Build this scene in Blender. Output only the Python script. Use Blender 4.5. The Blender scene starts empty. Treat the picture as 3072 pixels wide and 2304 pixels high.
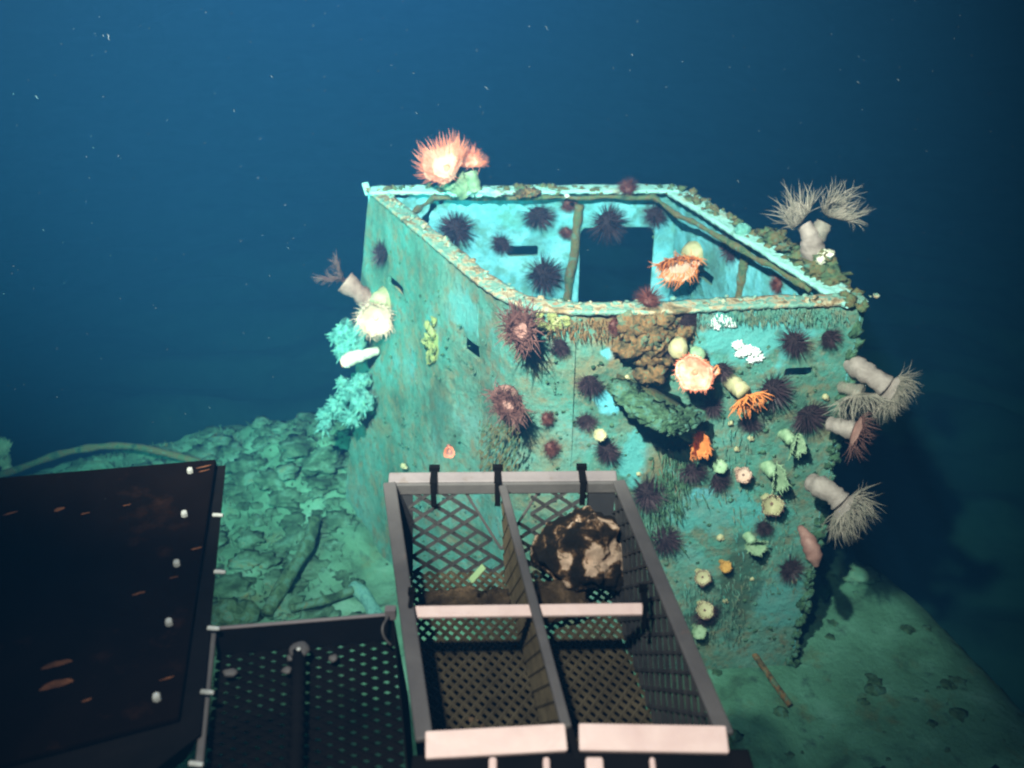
import bpy, bmesh, math, random
import numpy as np
from mathutils import Vector, Matrix, noise

random.seed(7)
S = bpy.context.scene
COL = S.collection

# ------------------------------------------------------------------ camera
FPX, PITCH, CAMZ = 2951.0, math.radians(30), 3.5     # focal length in pixels of the 3072 wide photograph
cam_d = bpy.data.cameras.new('camera'); cam = bpy.data.objects.new('camera', cam_d); COL.objects.link(cam)
cam_d.sensor_width = 36; cam_d.lens = 36 * FPX / 3072
cam.location = (0, 0, CAMZ); cam.rotation_euler = (math.pi / 2 - PITCH, 0, 0)
cam_d.clip_start = 0.02; cam_d.clip_end = 300
cam_d.dof.use_dof = True; cam_d.dof.focus_distance = 2.7; cam_d.dof.aperture_fstop = 3.4
S.camera = cam

# ------------------------------------------------------------------ world: dim blue deep water light
W = bpy.data.worlds.new('World'); S.world = W; W.use_nodes = True
bg = W.node_tree.nodes['Background']
bg.inputs[0].default_value = (0.012, 0.05, 0.26, 1); bg.inputs[1].default_value = 0.03

# ------------------------------------------------------------------ the submersible's key floodlight above the camera, and three added lamps
def spot(name, loc, aim, power, size, blend, rad, col):
    d = bpy.data.lights.new(name, 'SPOT'); o = bpy.data.objects.new(name, d); COL.objects.link(o)
    d.energy = power; d.spot_size = math.radians(size); d.spot_blend = blend; d.shadow_soft_size = rad; d.color = col
    o.location = loc
    o.rotation_euler = (Vector(aim) - Vector(loc)).to_track_quat('-Z', 'Y').to_euler()
    return o
spot('floodlight_key', (-0.75, 0.15, 4.75), (-0.10, 4.2, 2.3), 4900, 67, 1.0, 0.04, (1.0, 0.93, 0.82))
spot('added_spill_light', (-0.30, 0.05, 4.3), (0.12, 1.15, 2.2), 290, 54, 0.9, 0.04, (1.0, 0.93, 0.86))  # added lamp, imitates floodlight spill on the basket front bar
spot('added_blue_glow', (-0.3, 0.0, 5.0), (-1.1, 9.0, 4.1), 6500, 36, 1.0, 0.05, (0.22, 0.40, 1.0))  # added lamp, only for blue glow in the open water at top
spot('added_teal_glow', (-2.3, 0.9, 3.1), (-1.0, 8.0, 0.7), 1700, 60, 1.0, 0.06, (0.25, 1.0, 0.84))  # added lamp, for teal glow in the water on the left

S.view_settings.view_transform = 'Standard'; S.view_settings.look = 'None'
S.view_settings.exposure = 0; S.view_settings.gamma = 1; S.view_settings.use_curve_mapping = False
try:
    S.cycles.use_denoising = True
    S.cycles.volume_bounces = 0; S.cycles.max_bounces = 4; S.cycles.diffuse_bounces = 2
    S.cycles.filter_width = 2.0; S.cycles.transparent_max_bounces = 24
    S.cycles.caustics_reflective = False; S.cycles.caustics_refractive = False
except Exception: pass

# ------------------------------------------------------------------ geometry helpers
RT = Vector((1, 0, 0)); UP = Vector((0, math.sin(PITCH), math.cos(PITCH))); FW = Vector((0, math.cos(PITCH), -math.sin(PITCH)))
CAM = Vector((0, 0, CAMZ))
def ray(px, py): return RT * ((px - 1536) / FPX) + UP * ((1152 - py) / FPX) + FW
def at(px, py, t): return CAM + ray(px, py) * t
def onz(px, py, z):
    d = ray(px, py); return CAM + d * ((z - CAMZ) / d.z)
def onplane(px, py, p, n):
    d = ray(px, py); return CAM + d * ((p - CAM).dot(n) / d.dot(n))

def nz(p, s=1.0, o=0.0): return noise.noise(Vector((p[0] * s + o, p[1] * s - o, p[2] * s + 3.1 * o)))
def fb(p, s=1.0, o=0.0, k=3):
    a = 0; w = 1
    for i in range(k): a += nz(p, s, o + i) * w; w *= .5; s *= 2.1
    return a

class MB:
    """collects vertices and faces for ONE mesh"""
    def __init__(s): s.v = []; s.f = []
    def add(s, vs, fs):
        n = len(s.v); s.v += [Vector(v) for v in vs]; s.f += [tuple(i + n for i in f) for f in fs]
    def box(s, c, x, y, z):
        """centre and three half-axis vectors"""
        c = Vector(c); x, y, z = Vector(x), Vector(y), Vector(z)
        s.add([c + x * a + y * b + z * d for a in (-1, 1) for b in (-1, 1) for d in (-1, 1)],
              [(0, 1, 3, 2), (4, 6, 7, 5), (0, 4, 5, 1), (2, 3, 7, 6), (0, 2, 6, 4), (1, 5, 7, 3)])
    def bar(s, a, b, w, h, up=Vector((0, 0, 1))):
        a, b = Vector(a), Vector(b); d = b - a; l = d.length; d = d / l
        sd = d.cross(up)
        if sd.length < 1e-4: sd = Vector((1, 0, 0))
        sd.normalize(); u = sd.cross(d)
        s.box((a + b) / 2, d * (l / 2), sd * (w / 2), u * (h / 2))
    def tube(s, pts, rad, n=10, cap=True):
        pts = [Vector(p) for p in pts]
        if not hasattr(rad, '__len__'): rad = [rad] * len(pts)
        rings = []; up = None
        for i, p in enumerate(pts):
            d = (pts[min(i + 1, len(pts) - 1)] - pts[max(i - 1, 0)])
            d = d.normalized() if d.length > 1e-9 else Vector((0, 0, 1))
            if up is None: up = d.orthogonal().normalized()
            up = (up - d * up.dot(d)); up = up.normalized() if up.length > 1e-6 else d.orthogonal().normalized()
            b = d.cross(up)
            rings.append([p + (up * math.cos(2 * math.pi * k / n) + b * math.sin(2 * math.pi * k / n)) * rad[i] for k in range(n)])
        vs = [v for r in rings for v in r]; fs = []
        for i in range(len(pts) - 1):
            for k in range(n):
                fs.append((i * n + k, i * n + (k + 1) % n, (i + 1) * n + (k + 1) % n, (i + 1) * n + k))
        if cap:
            fs.append(tuple(range(n))[::-1]); fs.append(tuple((len(pts) - 1) * n + k for k in range(n)))
        s.add(vs, fs)
    def blob(s, c, r, sub=3, amp=.25, sc=3.0, seed=0.0, sq=(1, 1, 1), cut=None):
        bm = bmesh.new(); bmesh.ops.create_icosphere(bm, subdivisions=sub, radius=1)
        vs = []
        for v in bm.verts:
            q = v.co.copy(); d = 1 + amp * fb(q, sc / 2, seed, 3)
            q = Vector((q.x * sq[0], q.y * sq[1], q.z * sq[2])) * (r * d)
            vs.append(Vector(c) + q)
        fs = [tuple(v.index for v in f.verts) for f in bm.faces]; bm.free()
        s.add(vs, fs)
    def build(s, name, m, parent=None, smooth=True, loc=None):
        loc = Vector(loc) if loc is not None else (parent_loc(parent) if parent else Vector((0, 0, 0)))
        me = bpy.data.meshes.new(name); me.from_pydata([v - loc for v in s.v], [], s.f); me.update()
        if smooth: me.polygons.foreach_set('use_smooth', [True] * len(me.polygons))
        me.materials.append(m)
        o = bpy.data.objects.new(name, me); COL.objects.link(o)
        if parent: o.parent = parent
        else: o.location = loc
        return o
def parent_loc(p):
    v = Vector((0, 0, 0))
    while p: v += p.location; p = p.parent
    return v
def tag(o, label=None, cat=None, group=None, kind=None):
    if label: o['label'] = label
    if cat: o['category'] = cat
    if group: o['group'] = group
    if kind: o['kind'] = kind
    return o
def thing(name, loc, label, cat, group=None):
    o = bpy.data.objects.new(name, None); COL.objects.link(o); o.location = loc; o.empty_display_size = .05
    return tag(o, label, cat, group)

# ------------------------------------------------------------------ materials (all procedural)
def mat(name, cols, scale=6.0, rough=.8, bump=.0, bscale=30.0, metal=0.0, spec=.3, detail=8, fine=None, pos=None):
    """cols: list of colours spread over a noise ramp; fine: (colour, scale, amount) second speckle layer"""
    m = bpy.data.materials.new(name); m.use_nodes = True; nt = m.node_tree; N = nt.nodes; L = nt.links
    b = N['Principled BSDF']; b.inputs['Roughness'].default_value = rough; b.inputs['Metallic'].default_value = metal
    b.inputs['Specular IOR Level'].default_value = spec
    tc = N.new('ShaderNodeTexCoord')
    n = N.new('ShaderNodeTexNoise'); n.inputs['Scale'].default_value = scale; n.inputs['Detail'].default_value = detail
    n.inputs['Roughness'].default_value = .62; n.inputs['Distortion'].default_value = .4
    L.new(tc.outputs['Object'], n.inputs['Vector'])
    r = N.new('ShaderNodeValToRGB'); L.new(n.outputs['Fac'], r.inputs['Fac'])
    e = r.color_ramp.elements; k = len(cols)
    ps = pos or [.32 + .36 * i / max(1, k - 1) for i in range(k)]
    e[0].position = ps[0]; e[0].color = (*cols[0], 1); e[1].position = ps[-1]; e[1].color = (*cols[-1], 1)
    for i in range(1, k - 1):
        q = e.new(ps[i]); q.color = (*cols[i], 1)
    out = r.outputs['Color']
    for fine in (fine if isinstance(fine, list) else [fine] if fine else []):
        n2 = N.new('ShaderNodeTexNoise'); n2.inputs['Scale'].default_value = fine[1]; n2.inputs['Detail'].default_value = 6
        n2.inputs['Roughness'].default_value = .7
        L.new(tc.outputs['Object'], n2.inputs['Vector'])
        r2 = N.new('ShaderNodeValToRGB'); L.new(n2.outputs['Fac'], r2.inputs['Fac'])
        c = fine[3] if len(fine) > 3 else .5
        r2.color_ramp.elements[0].position = c; r2.color_ramp.elements[1].position = c + .14
        mx = N.new('ShaderNodeMixRGB'); mu = N.new('ShaderNodeMath'); mu.operation = 'MULTIPLY'; mu.inputs[1].default_value = fine[2]
        L.new(r2.outputs['Color'], mu.inputs[0]); L.new(mu.outputs[0], mx.inputs['Fac'])
        L.new(out, mx.inputs['Color1']); mx.inputs['Color2'].default_value = (*fine[0], 1); out = mx.outputs['Color']
    L.new(out, b.inputs['Base Color'])
    m['out'] = 1
    if bump:
        nb = N.new('ShaderNodeTexNoise'); nb.inputs['Scale'].default_value = bscale; nb.inputs['Detail'].default_value = 8
        nb.inputs['Roughness'].default_value = .7
        L.new(tc.outputs['Object'], nb.inputs['Vector'])
        bp = N.new('ShaderNodeBump'); bp.inputs['Strength'].default_value = bump; bp.inputs['Distance'].default_value = .02
        L.new(nb.outputs['Fac'], bp.inputs['Height']); L.new(bp.outputs['Normal'], b.inputs['Normal'])
    return m

M = {}
M['wall'] = mat('fouled_hull_paint', [(.04, .10, .07), (.07, .19, .14), (.065, .26, .215), (.08, .34, .35)], 3.2, .85, .6, 36,
                fine=[((.16, .27, .21), 1.6, .6, .46), ((.19, .16, .09), 14, .75, .49), ((.24, .19, .10), 5, .50, .52), ((.05, .10, .07), 42, .65, .52), ((.30, .42, .36), 70, .6, .58)])
M['wall_in'] = mat('pale_inner_paint', [(.07, .20, .19), (.10, .34, .37), (.12, .44, .52), (.20, .58, .66)], 5.5, .8, .9, 24,
                   fine=[((.08, .24, .20), 14, .8, .50), ((.06, .14, .10), 50, .7, .60)], pos=[.32, .44, .52, .66])
M['rim'] = mat('cream_crust', [(.09, .12, .08), (.30, .19, .10), (.52, .43, .29), (.16, .34, .28), (.20, .38, .31), (.42, .19, .09)], 15, .9, 1.0, 45, pos=[.3, .40, .47, .52, .60, .70])
M['rim_far'] = mat('pale_teal_crust', [(.14, .26, .20), (.30, .62, .56), (.38, .74, .70), (.40, .36, .22)], 7, .9, 1.0, 40, pos=[.3, .42, .56, .72])
M['rib'] = mat('olive_growth', [(.03, .07, .05), (.10, .16, .08), (.17, .12, .05), (.09, .24, .19)], 16, .95, 1.0, 50)
M['growth'] = mat('brown_growth', [(.03, .03, .016), (.12, .09, .045), (.30, .15, .06), (.09, .18, .12), (.40, .26, .14)], 22, .95, 1.0, 60, pos=[.3, .42, .52, .6, .7])
M['ochre'] = mat('ochre_sponge', [(.36, .17, .04), (.62, .32, .08)], 20, .9, .6, 50)
M['yellow'] = mat('yellow_crust', [(.14, .22, .12), (.30, .32, .11), (.40, .38, .20)], 25, .9, .8, 60)
M['deck'] = mat('silted_deck', [(.05, .12, .075), (.085, .22, .14), (.11, .28, .19), (.16, .36, .27)], 3.0, .95, .8, 26,
                fine=[((.03, .06, .05), 9, .8, .56), ((.13, .13, .045), 4, .6, .56)])
M['rubble'] = mat('encrusted_rubble', [(.015, .04, .022), (.04, .10, .055), (.08, .16, .08), (.09, .24, .19), (.17, .15, .045)], 22, .95, 1.0, 55, pos=[.3, .42, .5, .6, .74])
M['deck_lump'] = mat('silted_lump', [(.012, .03, .018), (.04, .10, .06), (.07, .16, .10), (.10, .24, .18), (.15, .14, .045)], 8, .95, .7, 40, pos=[.3, .44, .52, .60, .70])
M['seabed'] = mat('seabed_silt', [(.02, .08, .08), (.04, .14, .13), (.07, .20, .18)], .55, 1.0, .6, 4)
M['spine'] = mat('urchin_spine', [(.012, .006, .009), (.075, .036, .042)], 30, .55, 0)
M['test'] = mat('urchin_test', [(.010, .005, .008), (.04, .016, .018)], 40, .8, .5, 80)
M['spine_r'] = mat('reddish_urchin', [(.07, .018, .015), (.15, .045, .035)], 30, .6, 0)
M['pink'] = mat('salmon_tentacle', [(.75, .17, .09), (.90, .30, .19)], 30, .6, 0)
M['pinkw'] = mat('pale_pink_flesh', [(.52, .28, .20), (.66, .46, .37)], 18, .5, .4, 60)
M['pale_flesh'] = mat('pale_translucent_flesh', [(.24, .18, .16), (.46, .36, .33)], 16, .45, .5, 60)
M['salmon'] = mat('salmon_disc', [(.62, .20, .12), (.80, .36, .25), (.85, .60, .48)], 26, .5, .4, 60)
M['white'] = mat('white_flesh', [(.50, .46, .34), (.80, .76, .64)], 20, .5, .4, 60)
M['orange'] = mat('orange_flesh', [(.62, .15, .035), (.85, .28, .08)], 20, .6, .2, 60)
M['cream'] = mat('cream_flesh', [(.28, .26, .13), (.52, .44, .27)], 14, .55, .2, 60)
M['grey_pink'] = mat('dull_pink_flesh', [(.20, .09, .075), (.38, .20, .17)], 20, .6, .2, 60)
M['dusk'] = mat('dusky_tentacle', [(.13, .05, .045), (.24, .11, .095)], 30, .6, 0)
M['palegreen'] = mat('pale_green_flesh', [(.14, .24, .13), (.34, .44, .28)], 20, .6, .2, 60)
M['veil'] = mat('translucent_tentacle', [(.22, .20, .16), (.48, .38, .32)], 30, .5, 0)
M['hydroid'] = mat('pale_cyan_growth', [(.06, .20, .17), (.16, .44, .40), (.20, .48, .34)], 25, .95, 1.0, 70)
M['gloss'] = mat('shiny_white', [(.9, .95, .95), (1, 1, 1)], 30, .15, .5, 60, spec=1.0)
M['paint_blue'] = mat('bare_blue_paint', [(.13, .42, .50), (.18, .52, .66)], 14, .7, .2)
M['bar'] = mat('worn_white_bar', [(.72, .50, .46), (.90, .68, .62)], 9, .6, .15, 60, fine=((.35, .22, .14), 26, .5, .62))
M['bar_dim'] = mat('dim_lit_bar', [(.15, .125, .13), (.22, .185, .185)], 9, .6, .15, 60, fine=((.12, .08, .05), 26, .6, .60))  # pale bar colour with the back bar's weaker light put into it
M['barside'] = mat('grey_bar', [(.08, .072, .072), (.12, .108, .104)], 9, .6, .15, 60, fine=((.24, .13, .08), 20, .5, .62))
M['mesh'] = mat('dark_expanded_metal', [(.05, .038, .022), (.11, .085, .05)], 24, .6, .1, 60)
M['meshg'] = mat('grey_expanded_metal', [(.022, .022, .024), (.05, .046, .044)], 24, .6, .1, 60)
M['plate'] = mat('grey_side_plate', [(.03, .03, .034), (.045, .043, .046)], 8, .7, .1, 60)
M['black'] = mat('black_plastic', [(.003, .003, .003), (.007, .006, .006)], 8, .7, .1, 60, spec=.05)
M['panel'] = mat('scuffed_black_panel', [(.003, .0018, .0012), (.006, .0035, .0025)], 5, .85, .1, 60, spec=.0, fine=((.022, .010, .006), 7, .8, .58))
M['rust'] = mat('rust_streak', [(.04, .015, .006), (.20, .07, .028)], 20, .9, .2)
M['bolt'] = mat('bright_bolt', [(.30, .30, .28), (.7, .7, .66)], 20, .25, 0, spec=.8)
M['rock'] = mat('pitted_sample_rock', [(.006, .004, .002), (.025, .014, .006), (.26, .14, .07), (.90, .62, .44)], 17, .9, 1.0, 90, detail=10, pos=[.41, .48, .52, .545])
M['rock2'] = mat('dark_sample_rock', [(.02, .012, .006), (.08, .05, .025), (.26, .16, .09)], 14, .9, 1.0, 45)
M['strip'] = mat('lime_strip', [(.40, .62, .30), (.50, .72, .36)], 10, .6, 0)
M['snow'] = mat('marine_snow', [(.03, .045, .05), (.09, .11, .12)], 10, .7, 0)

for k_, a_ in (('veil', .42), ('dusk', .6), ('pale_flesh', .8)): M[k_].node_tree.nodes['Principled BSDF'].inputs['Alpha'].default_value = a_   # thin see-through flesh
# ------------------------------------------------------------------ water: one even volume round everything
hz = MB(); hz.box((0, 32, -4.2), (60, 0, 0), (0, 40, 0), (0, 0, 9.4))
mw = bpy.data.materials.new('sea_water'); mw.use_nodes = True; nt = mw.node_tree
nt.nodes.remove(nt.nodes['Principled BSDF'])
pv = nt.nodes.new('ShaderNodeVolumePrincipled')
pv.inputs['Density'].default_value = 0.12
pv.inputs['Color'].default_value = (.012, .062, .150, 1)
pv.inputs['Absorption Color'].default_value = (.30, .68, .72, 1)
pv.inputs['Anisotropy'].default_value = 0.0
nt.links.new(pv.outputs[0], nt.nodes['Material Output'].inputs['Volume'])
HAZE = hz.build('haze', mw, smooth=False); tag(HAZE, 'blue green sea water filling the whole view', None, None, 'stuff')

# ------------------------------------------------------------------ seabed far below the wreck
def grid(name, x0, x1, y0, y1, nx, ny, zf, m):
    vs = [(x0 + (x1 - x0) * i / nx, y0 + (y1 - y0) * j / ny) for j in range(ny + 1) for i in range(nx + 1)]
    b = MB(); b.v = [Vector((x, y, zf(x, y))) for x, y in vs]
    b.f = [(j * (nx + 1) + i, j * (nx + 1) + i + 1, (j + 1) * (nx + 1) + i + 1, (j + 1) * (nx + 1) + i) for j in range(ny) for i in range(nx)]
    return b.build(name, m)
tag(grid('seabed', -58, 58, -7, 70, 300, 240,
         lambda x, y: -2.9 - .10 * min(26, max(0, y - 4)) - .17 * min(12, max(0, x)) + .35 * fb((x, y * 2.2, 0), .45, 2, 4), M['seabed']), 'dim silty seabed fading into the dark', kind='structure')

# ------------------------------------------------------------------ wreck deck
edge_px = [(-500, 1560), (-150, 1490), (0, 1445), (150, 1400), (330, 1352), (480, 1330), (620, 1290), (750, 1268), (900, 1262), (1010, 1262)]
E = [onz(px, py, 0) for px, py in edge_px]
E = [Vector((p.x, p.y)) for p in E]
E += [Vector(p) for p in ((-.4, 5.55), (.4, 5.45), (1.1, 5.0))]
E += [Vector((p.x, p.y)) for p in [onz(px, py, 0) for px, py in [(2470, 1640), (2590, 1695), (2700, 1780), (2850, 1935), (2960, 2060), (3072, 2185), (3250, 2420)]]]
E += [Vector((2.3, 1.2)), Vector((2.1, -.5)), Vector((-4.5, -.5)), Vector((-5, 2.5))]
Ea = np.array([[p.x, p.y] for p in E])
def sdf(x, y):
    p = np.array([x, y]); a = Ea; b = np.roll(Ea, -1, 0)
    ab = b - a; t = np.clip(((p - a) * ab).sum(1) / (ab * ab).sum(1), 0, 1)
    d = np.sqrt(((a + ab * t[:, None] - p) ** 2).sum(1)).min()
    c = ((a[:, 1] > y) != (b[:, 1] > y)) & (x < (b[:, 0] - a[:, 0]) * (y - a[:, 1]) / (b[:, 1] - a[:, 1] + 1e-12) + a[:, 0])
    return -d if c.sum() % 2 else d
def deckz(x, y):
    d = sdf(x, y)
    lump = 1.0 if x < .2 else max(0.0, 1 - (x - .2) / .8)
    z = .020 * fb((x, y, 0), 2.2, 1, 4) + lump * (.11 * max(0, fb((x, y, 0), 1.7, 5, 3)) + .035 * fb((x, y, 0), 7, 9, 3))
    z += .26 * math.exp(-((x + 1.15) / .38) ** 2 - ((y - 5.0) / .42) ** 2) * (1 + .5 * fb((x, y, 0), 9, 4, 3))
    if d > -.12:
        e = d + .12; z -= (e * e * 1.6 if e < .3 else .144 + (e - .3) * 5.0)
    return max(z, -3.4)
tag(grid('wreck_deck', -5.2, 3.2, -.4, 6.2, 210, 170, deckz, M['deck']), 'silt covered steel deck of the wreck under the tub', kind='structure')

# loose rubble and crust on the left of the deck: nobody could count it
rb = MB()
for i in range(760):
    x = random.uniform(-3.0, -.75); y = random.uniform(2.9, 5.5)
    if x > -.95 - (y - 4.4) * .3 and y < 4.6: x -= .3
    if sdf(x, y) > -.01: continue
    r = random.choice([.012, .016, .02, .025, .03, .04, .06]) * random.uniform(.7, 1.3)
    rb.blob((x, y, deckz(x, y) + r * .05), r, 3, .75, 3.5, i * .37, (1.4, 1.2, .45))
for i in range(1500):
    x = random.uniform(-2.6, -.85); y = random.uniform(3.2, 5.5)
    if sdf(x, y) > .0: continue
    q = Vector((x, y, deckz(x, y))); d = Vector((random.gauss(0, .5), random.gauss(0, .5), 1)).normalized(); l = random.uniform(.015, .055)
    rb.tube([q, q + d * l * .6, q + d * l + Vector((random.gauss(0, .006), 0, 0))], [.005, .004, .001], 4, False)
tag(rb.build('deck_rubble', M['deck_lump']), 'lumpy encrusted rubble strewn over the deck left of the tub', kind='stuff')

st_ = MB()
for i in range(150):
    x = random.uniform(.9, 2.5); y = random.uniform(1.6, 4.6)
    if sdf(x, y) > -.02: continue
    r = random.choice([.006, .008, .012, .018, .028]); st_.blob((x, y, deckz(x, y)), r, 2, .8, 4, i * .7, (1.4, 1.2, .5))
tag(st_.build('deck_gravel', M['rubble']), 'sparse dark bits on the bare right side of the deck', kind='stuff')

# ------------------------------------------------------------------ the open steel tub
RZ = 1.9
A = Vector((-.71, 4.68)); B = Vector((.83, 4.70)); C = Vector((1.34, 3.38))
BEND = [Vector(p) for p in ((-.14, 3.58), (-.05, 3.435), (.02, 3.365), (.11, 3.315), (.24, 3.295))]
TUB = thing('steel_tub', (0.3, 4.0, 0), 'open topped four sided steel tub standing on the deck, overgrown and turquoise', 'steel tub')

def lerp2(a, b, t): return a + (b - a) * t
def resample(path, step):
    out = []; s = []; acc = 0
    for i in range(len(path) - 1):
        a, b = path[i], path[i + 1]; l = (b - a).length; n = max(1, round(l / step))
        for k in range(n): out.append(a + (b - a) * (k / n)); s.append(acc + l * k / n)
        acc += l
    out.append(path[-1]); s.append(acc); return out, s
def rrect(s, z, h):
    s0, s1, z0, z1, r = h
    qx = abs(s - (s0 + s1) / 2) - (s1 - s0) / 2 + r; qz = abs(z - (z0 + z1) / 2) - (z1 - z0) / 2 + r
    return math.hypot(max(qx, 0), max(qz, 0)) + min(max(qx, qz), 0) - r
def wall(name, path, m_out, m_in, holes, splay=None, step=.02, seed=0., label=None, dent=.004):
    """path from left to right as seen from OUTSIDE ... outward side is the right-hand side of the path direction"""
    pts, ss = resample(path, step); nzc = int(RZ / step); zs = [RZ * k / nzc for k in range(nzc + 1)]
    n = len(pts); V0 = []; uv = []
    nr = []
    for i in range(n):
        d = (pts[min(i + 1, n - 1)] - pts[max(i - 1, 0)]).normalized(); nr.append(Vector((d.y, -d.x)))
    sz = {}
    for j in range(nzc + 1):
        for i in range(n):
            s, z = ss[i], zs[j]
            for h in holes:                       # snap to hole outline
                d = rrect(s, z, h)
                if abs(d) < step * .62:
                    e = 1e-3; gx = (rrect(s + e, z, h) - rrect(s - e, z, h)) / (2 * e); gz = (rrect(s, z + e, h) - rrect(s, z - e, h)) / (2 * e)
                    s -= gx * d; z -= gz * d
            k = min(max(s, 0), ss[-1]); q = min(range(len(ss)), key=lambda a: abs(ss[a] - k)) if k != ss[i] else i
            p = pts[q] + (pts[min(q + 1, n - 1)] - pts[max(q - 1, 0)]).normalized() * (k - ss[q]) if k != ss[i] else pts[i]
            if splay: p = p + splay(i / (n - 1), 1 - z / RZ)
            sz[(i, j)] = (s, z); V0.append((p, z, nr[q]))
    for h in holes: pass
    edge_top = .006
    def P(k, off):
        p, z, nn = V0[k]
        dn = dent * 3 * nz((p.x, p.y, z), 2.3, seed) + dent * fb((p.x, p.y, z), 11, seed, 2)
        q = p + nn * (dn + off); return Vector((q.x, q.y, z))
    bo = MB()
    T = .016
    vs = [P(k, 0) for k in range(len(V0))] + [P(k, -T) for k in range(len(V0))]
    nn_ = len(V0); cells = set()
    for j in range(nzc):
        for i in range(n - 1):
            c = ((sz[(i, j)][0] + sz[(i + 1, j)][0]) / 2, (zs[j] + zs[j + 1]) / 2)
            if all(rrect(c[0], c[1], h) > 0 for h in holes): cells.add((i, j))
    fo, fi = [], []
    def V(i, j): return j * n + i
    for (i, j) in cells:
        fo.append((V(i, j), V(i + 1, j), V(i + 1, j + 1), V(i, j + 1)))
        fi.append((nn_ + V(i, j), nn_ + V(i, j + 1), nn_ + V(i + 1, j + 1), nn_ + V(i + 1, j)))
        for (di, dj, a, b) in ((0, -1, V(i, j), V(i + 1, j)), (0, 1, V(i + 1, j + 1), V(i, j + 1)), (-1, 0, V(i, j + 1), V(i, j)), (1, 0, V(i + 1, j), V(i + 1, j + 1))):
            if (i + di, j + dj) not in cells: fo.append((b, a, nn_ + a, nn_ + b))
    bo.v = vs; bo.f = fo + fi
    o = bo.build(name, m_out, TUB)
    o.data.materials.append(m_in)
    o.data.polygons.foreach_set('material_index', [0] * len(fo) + [1] * len(fi))
    o.data.polygons.foreach_set('use_smooth', [False] * len(bo.f))
    if label: o['label'] = label
    return o
Z2 = lambda v: Vector((v.x, v.y, 0))
class Face:
    """a wall's vertical plane, to stand things on it; nrm points to the side the photograph sees"""
    def __init__(s, a, b, flip=False, splay=0):
        s.a, s.b = Z2(a), Z2(b); d = (s.b - s.a).normalized(); s.n = Vector((d.y, -d.x, 0)) * (-1 if flip else 1)
        s.pn = (s.n + Vector((0, 0, splay))).normalized(); s.ref = s.a + Vector((0, 0, RZ))
    def p(s, px, py, off=0.0):
        return onplane(px, py, s.ref, s.pn) + s.pn * off
LEFT = Face(A, BEND[0], splay=.13); FRONT = Face(BEND[4], C); FAR = Face(A, B); RIGHT = Face(B, C); RIGHT.n = -RIGHT.n if RIGHT.n.dot(Vector((1, 0, 0))) > 0 else RIGHT.n
RIGHT.pn = RIGHT.n
def sz_on(face, px, py, orig):
    q = face.p(px, py); return (Vector((q.x, q.y)) - orig).length, q.z
def hole_px(face, orig, pl, pr, pt, pb, r=.01, hh=None):
    """hole from pixel points: left, right, top, bottom"""
    s0 = sz_on(face, *pl, orig)[0]; s1 = sz_on(face, *pr, orig)[0]
    z1 = sz_on(face, *pt, orig)[1]; z0 = sz_on(face, *pb, orig)[1]
    if s0 > s1: s0, s1 = s1, s0
    return (s0, s1, z0, z1, r)
def stained(src, name, spots):
    """copy of a wall paint with worn spots at fixed places: (point, radius x, radius z, colour, strength)"""
    m = src.copy(); m.name = name; nt = m.node_tree; N, L = nt.nodes, nt.links; b = N['Principled BSDF']
    out = b.inputs['Base Color'].links[0].from_socket; tc = [n for n in N if n.type == 'TEX_COORD'][0]
    ns = N.new('ShaderNodeTexNoise'); ns.inputs['Scale'].default_value = 16; ns.inputs['Detail'].default_value = 6; L.new(tc.outputs['Object'], ns.inputs['Vector'])
    for p, rx, rz, c, st in spots:
        p = p - TUB.location
        sb = N.new('ShaderNodeVectorMath'); sb.operation = 'SUBTRACT'; L.new(tc.outputs['Object'], sb.inputs[0]); sb.inputs[1].default_value = p
        sc = N.new('ShaderNodeVectorMath'); sc.operation = 'MULTIPLY'; L.new(sb.outputs[0], sc.inputs[0]); sc.inputs[1].default_value = (1 / rx, 1 / rx, 1 / rz)
        ln = N.new('ShaderNodeVectorMath'); ln.operation = 'LENGTH'; L.new(sc.outputs[0], ln.inputs[0])
        ad = N.new('ShaderNodeMath'); ad.operation = 'MULTIPLY_ADD'; L.new(ns.outputs['Fac'], ad.inputs[0]); ad.inputs[1].default_value = 2.6; L.new(ln.outputs['Value'], ad.inputs[2])
        mr = N.new('ShaderNodeMapRange'); L.new(ad.outputs[0], mr.inputs['Value']); mr.inputs['From Min'].default_value = 2.05; mr.inputs['From Max'].default_value = 2.45
        mr.inputs['To Min'].default_value = st; mr.inputs['To Max'].default_value = 0
        mx = N.new('ShaderNodeMixRGB'); L.new(mr.outputs[0], mx.inputs['Fac']); L.new(out, mx.inputs['Color1']); mx.inputs['Color2'].default_value = (*c, 1); out = mx.outputs[0]
    L.new(out, b.inputs['Base Color']); return m
BLU = (.12, .46, .56); TEA = (.09, .36, .36); BRN = (.22, .13, .055); DRK = (.035, .07, .045)
MF = stained(M['wall'], 'front_paint_with_patches', [(FRONT.p(1825, 1062), .032, .028, BLU, 1), (FRONT.p(1842, 1205), .07, .055, BLU, .95), (FRONT.p(2105, 1480), .05, .035, BLU, .6),
     (FRONT.p(1900, 1375), .06, .14, TEA, .9), (FRONT.p(2230, 1010), .26, .13, TEA, .85), (FRONT.p(1930, 1010), .16, .12, BRN, .8), (FRONT.p(2060, 960), .12, .06, BRN, .7), (FRONT.p(1990, 1420), .09, .22, BRN, .45),
     (FRONT.p(2150, 1540), .22, .12, TEA, .5), (FRONT.p(2350, 1800), .13, .16, TEA, .5), (FRONT.p(2210, 1760), .10, .26, DRK, .7), (FRONT.p(2060, 1880), .12, .12, DRK, .7), (FRONT.p(1800, 960), .26, .035, BRN, .5)])
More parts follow.
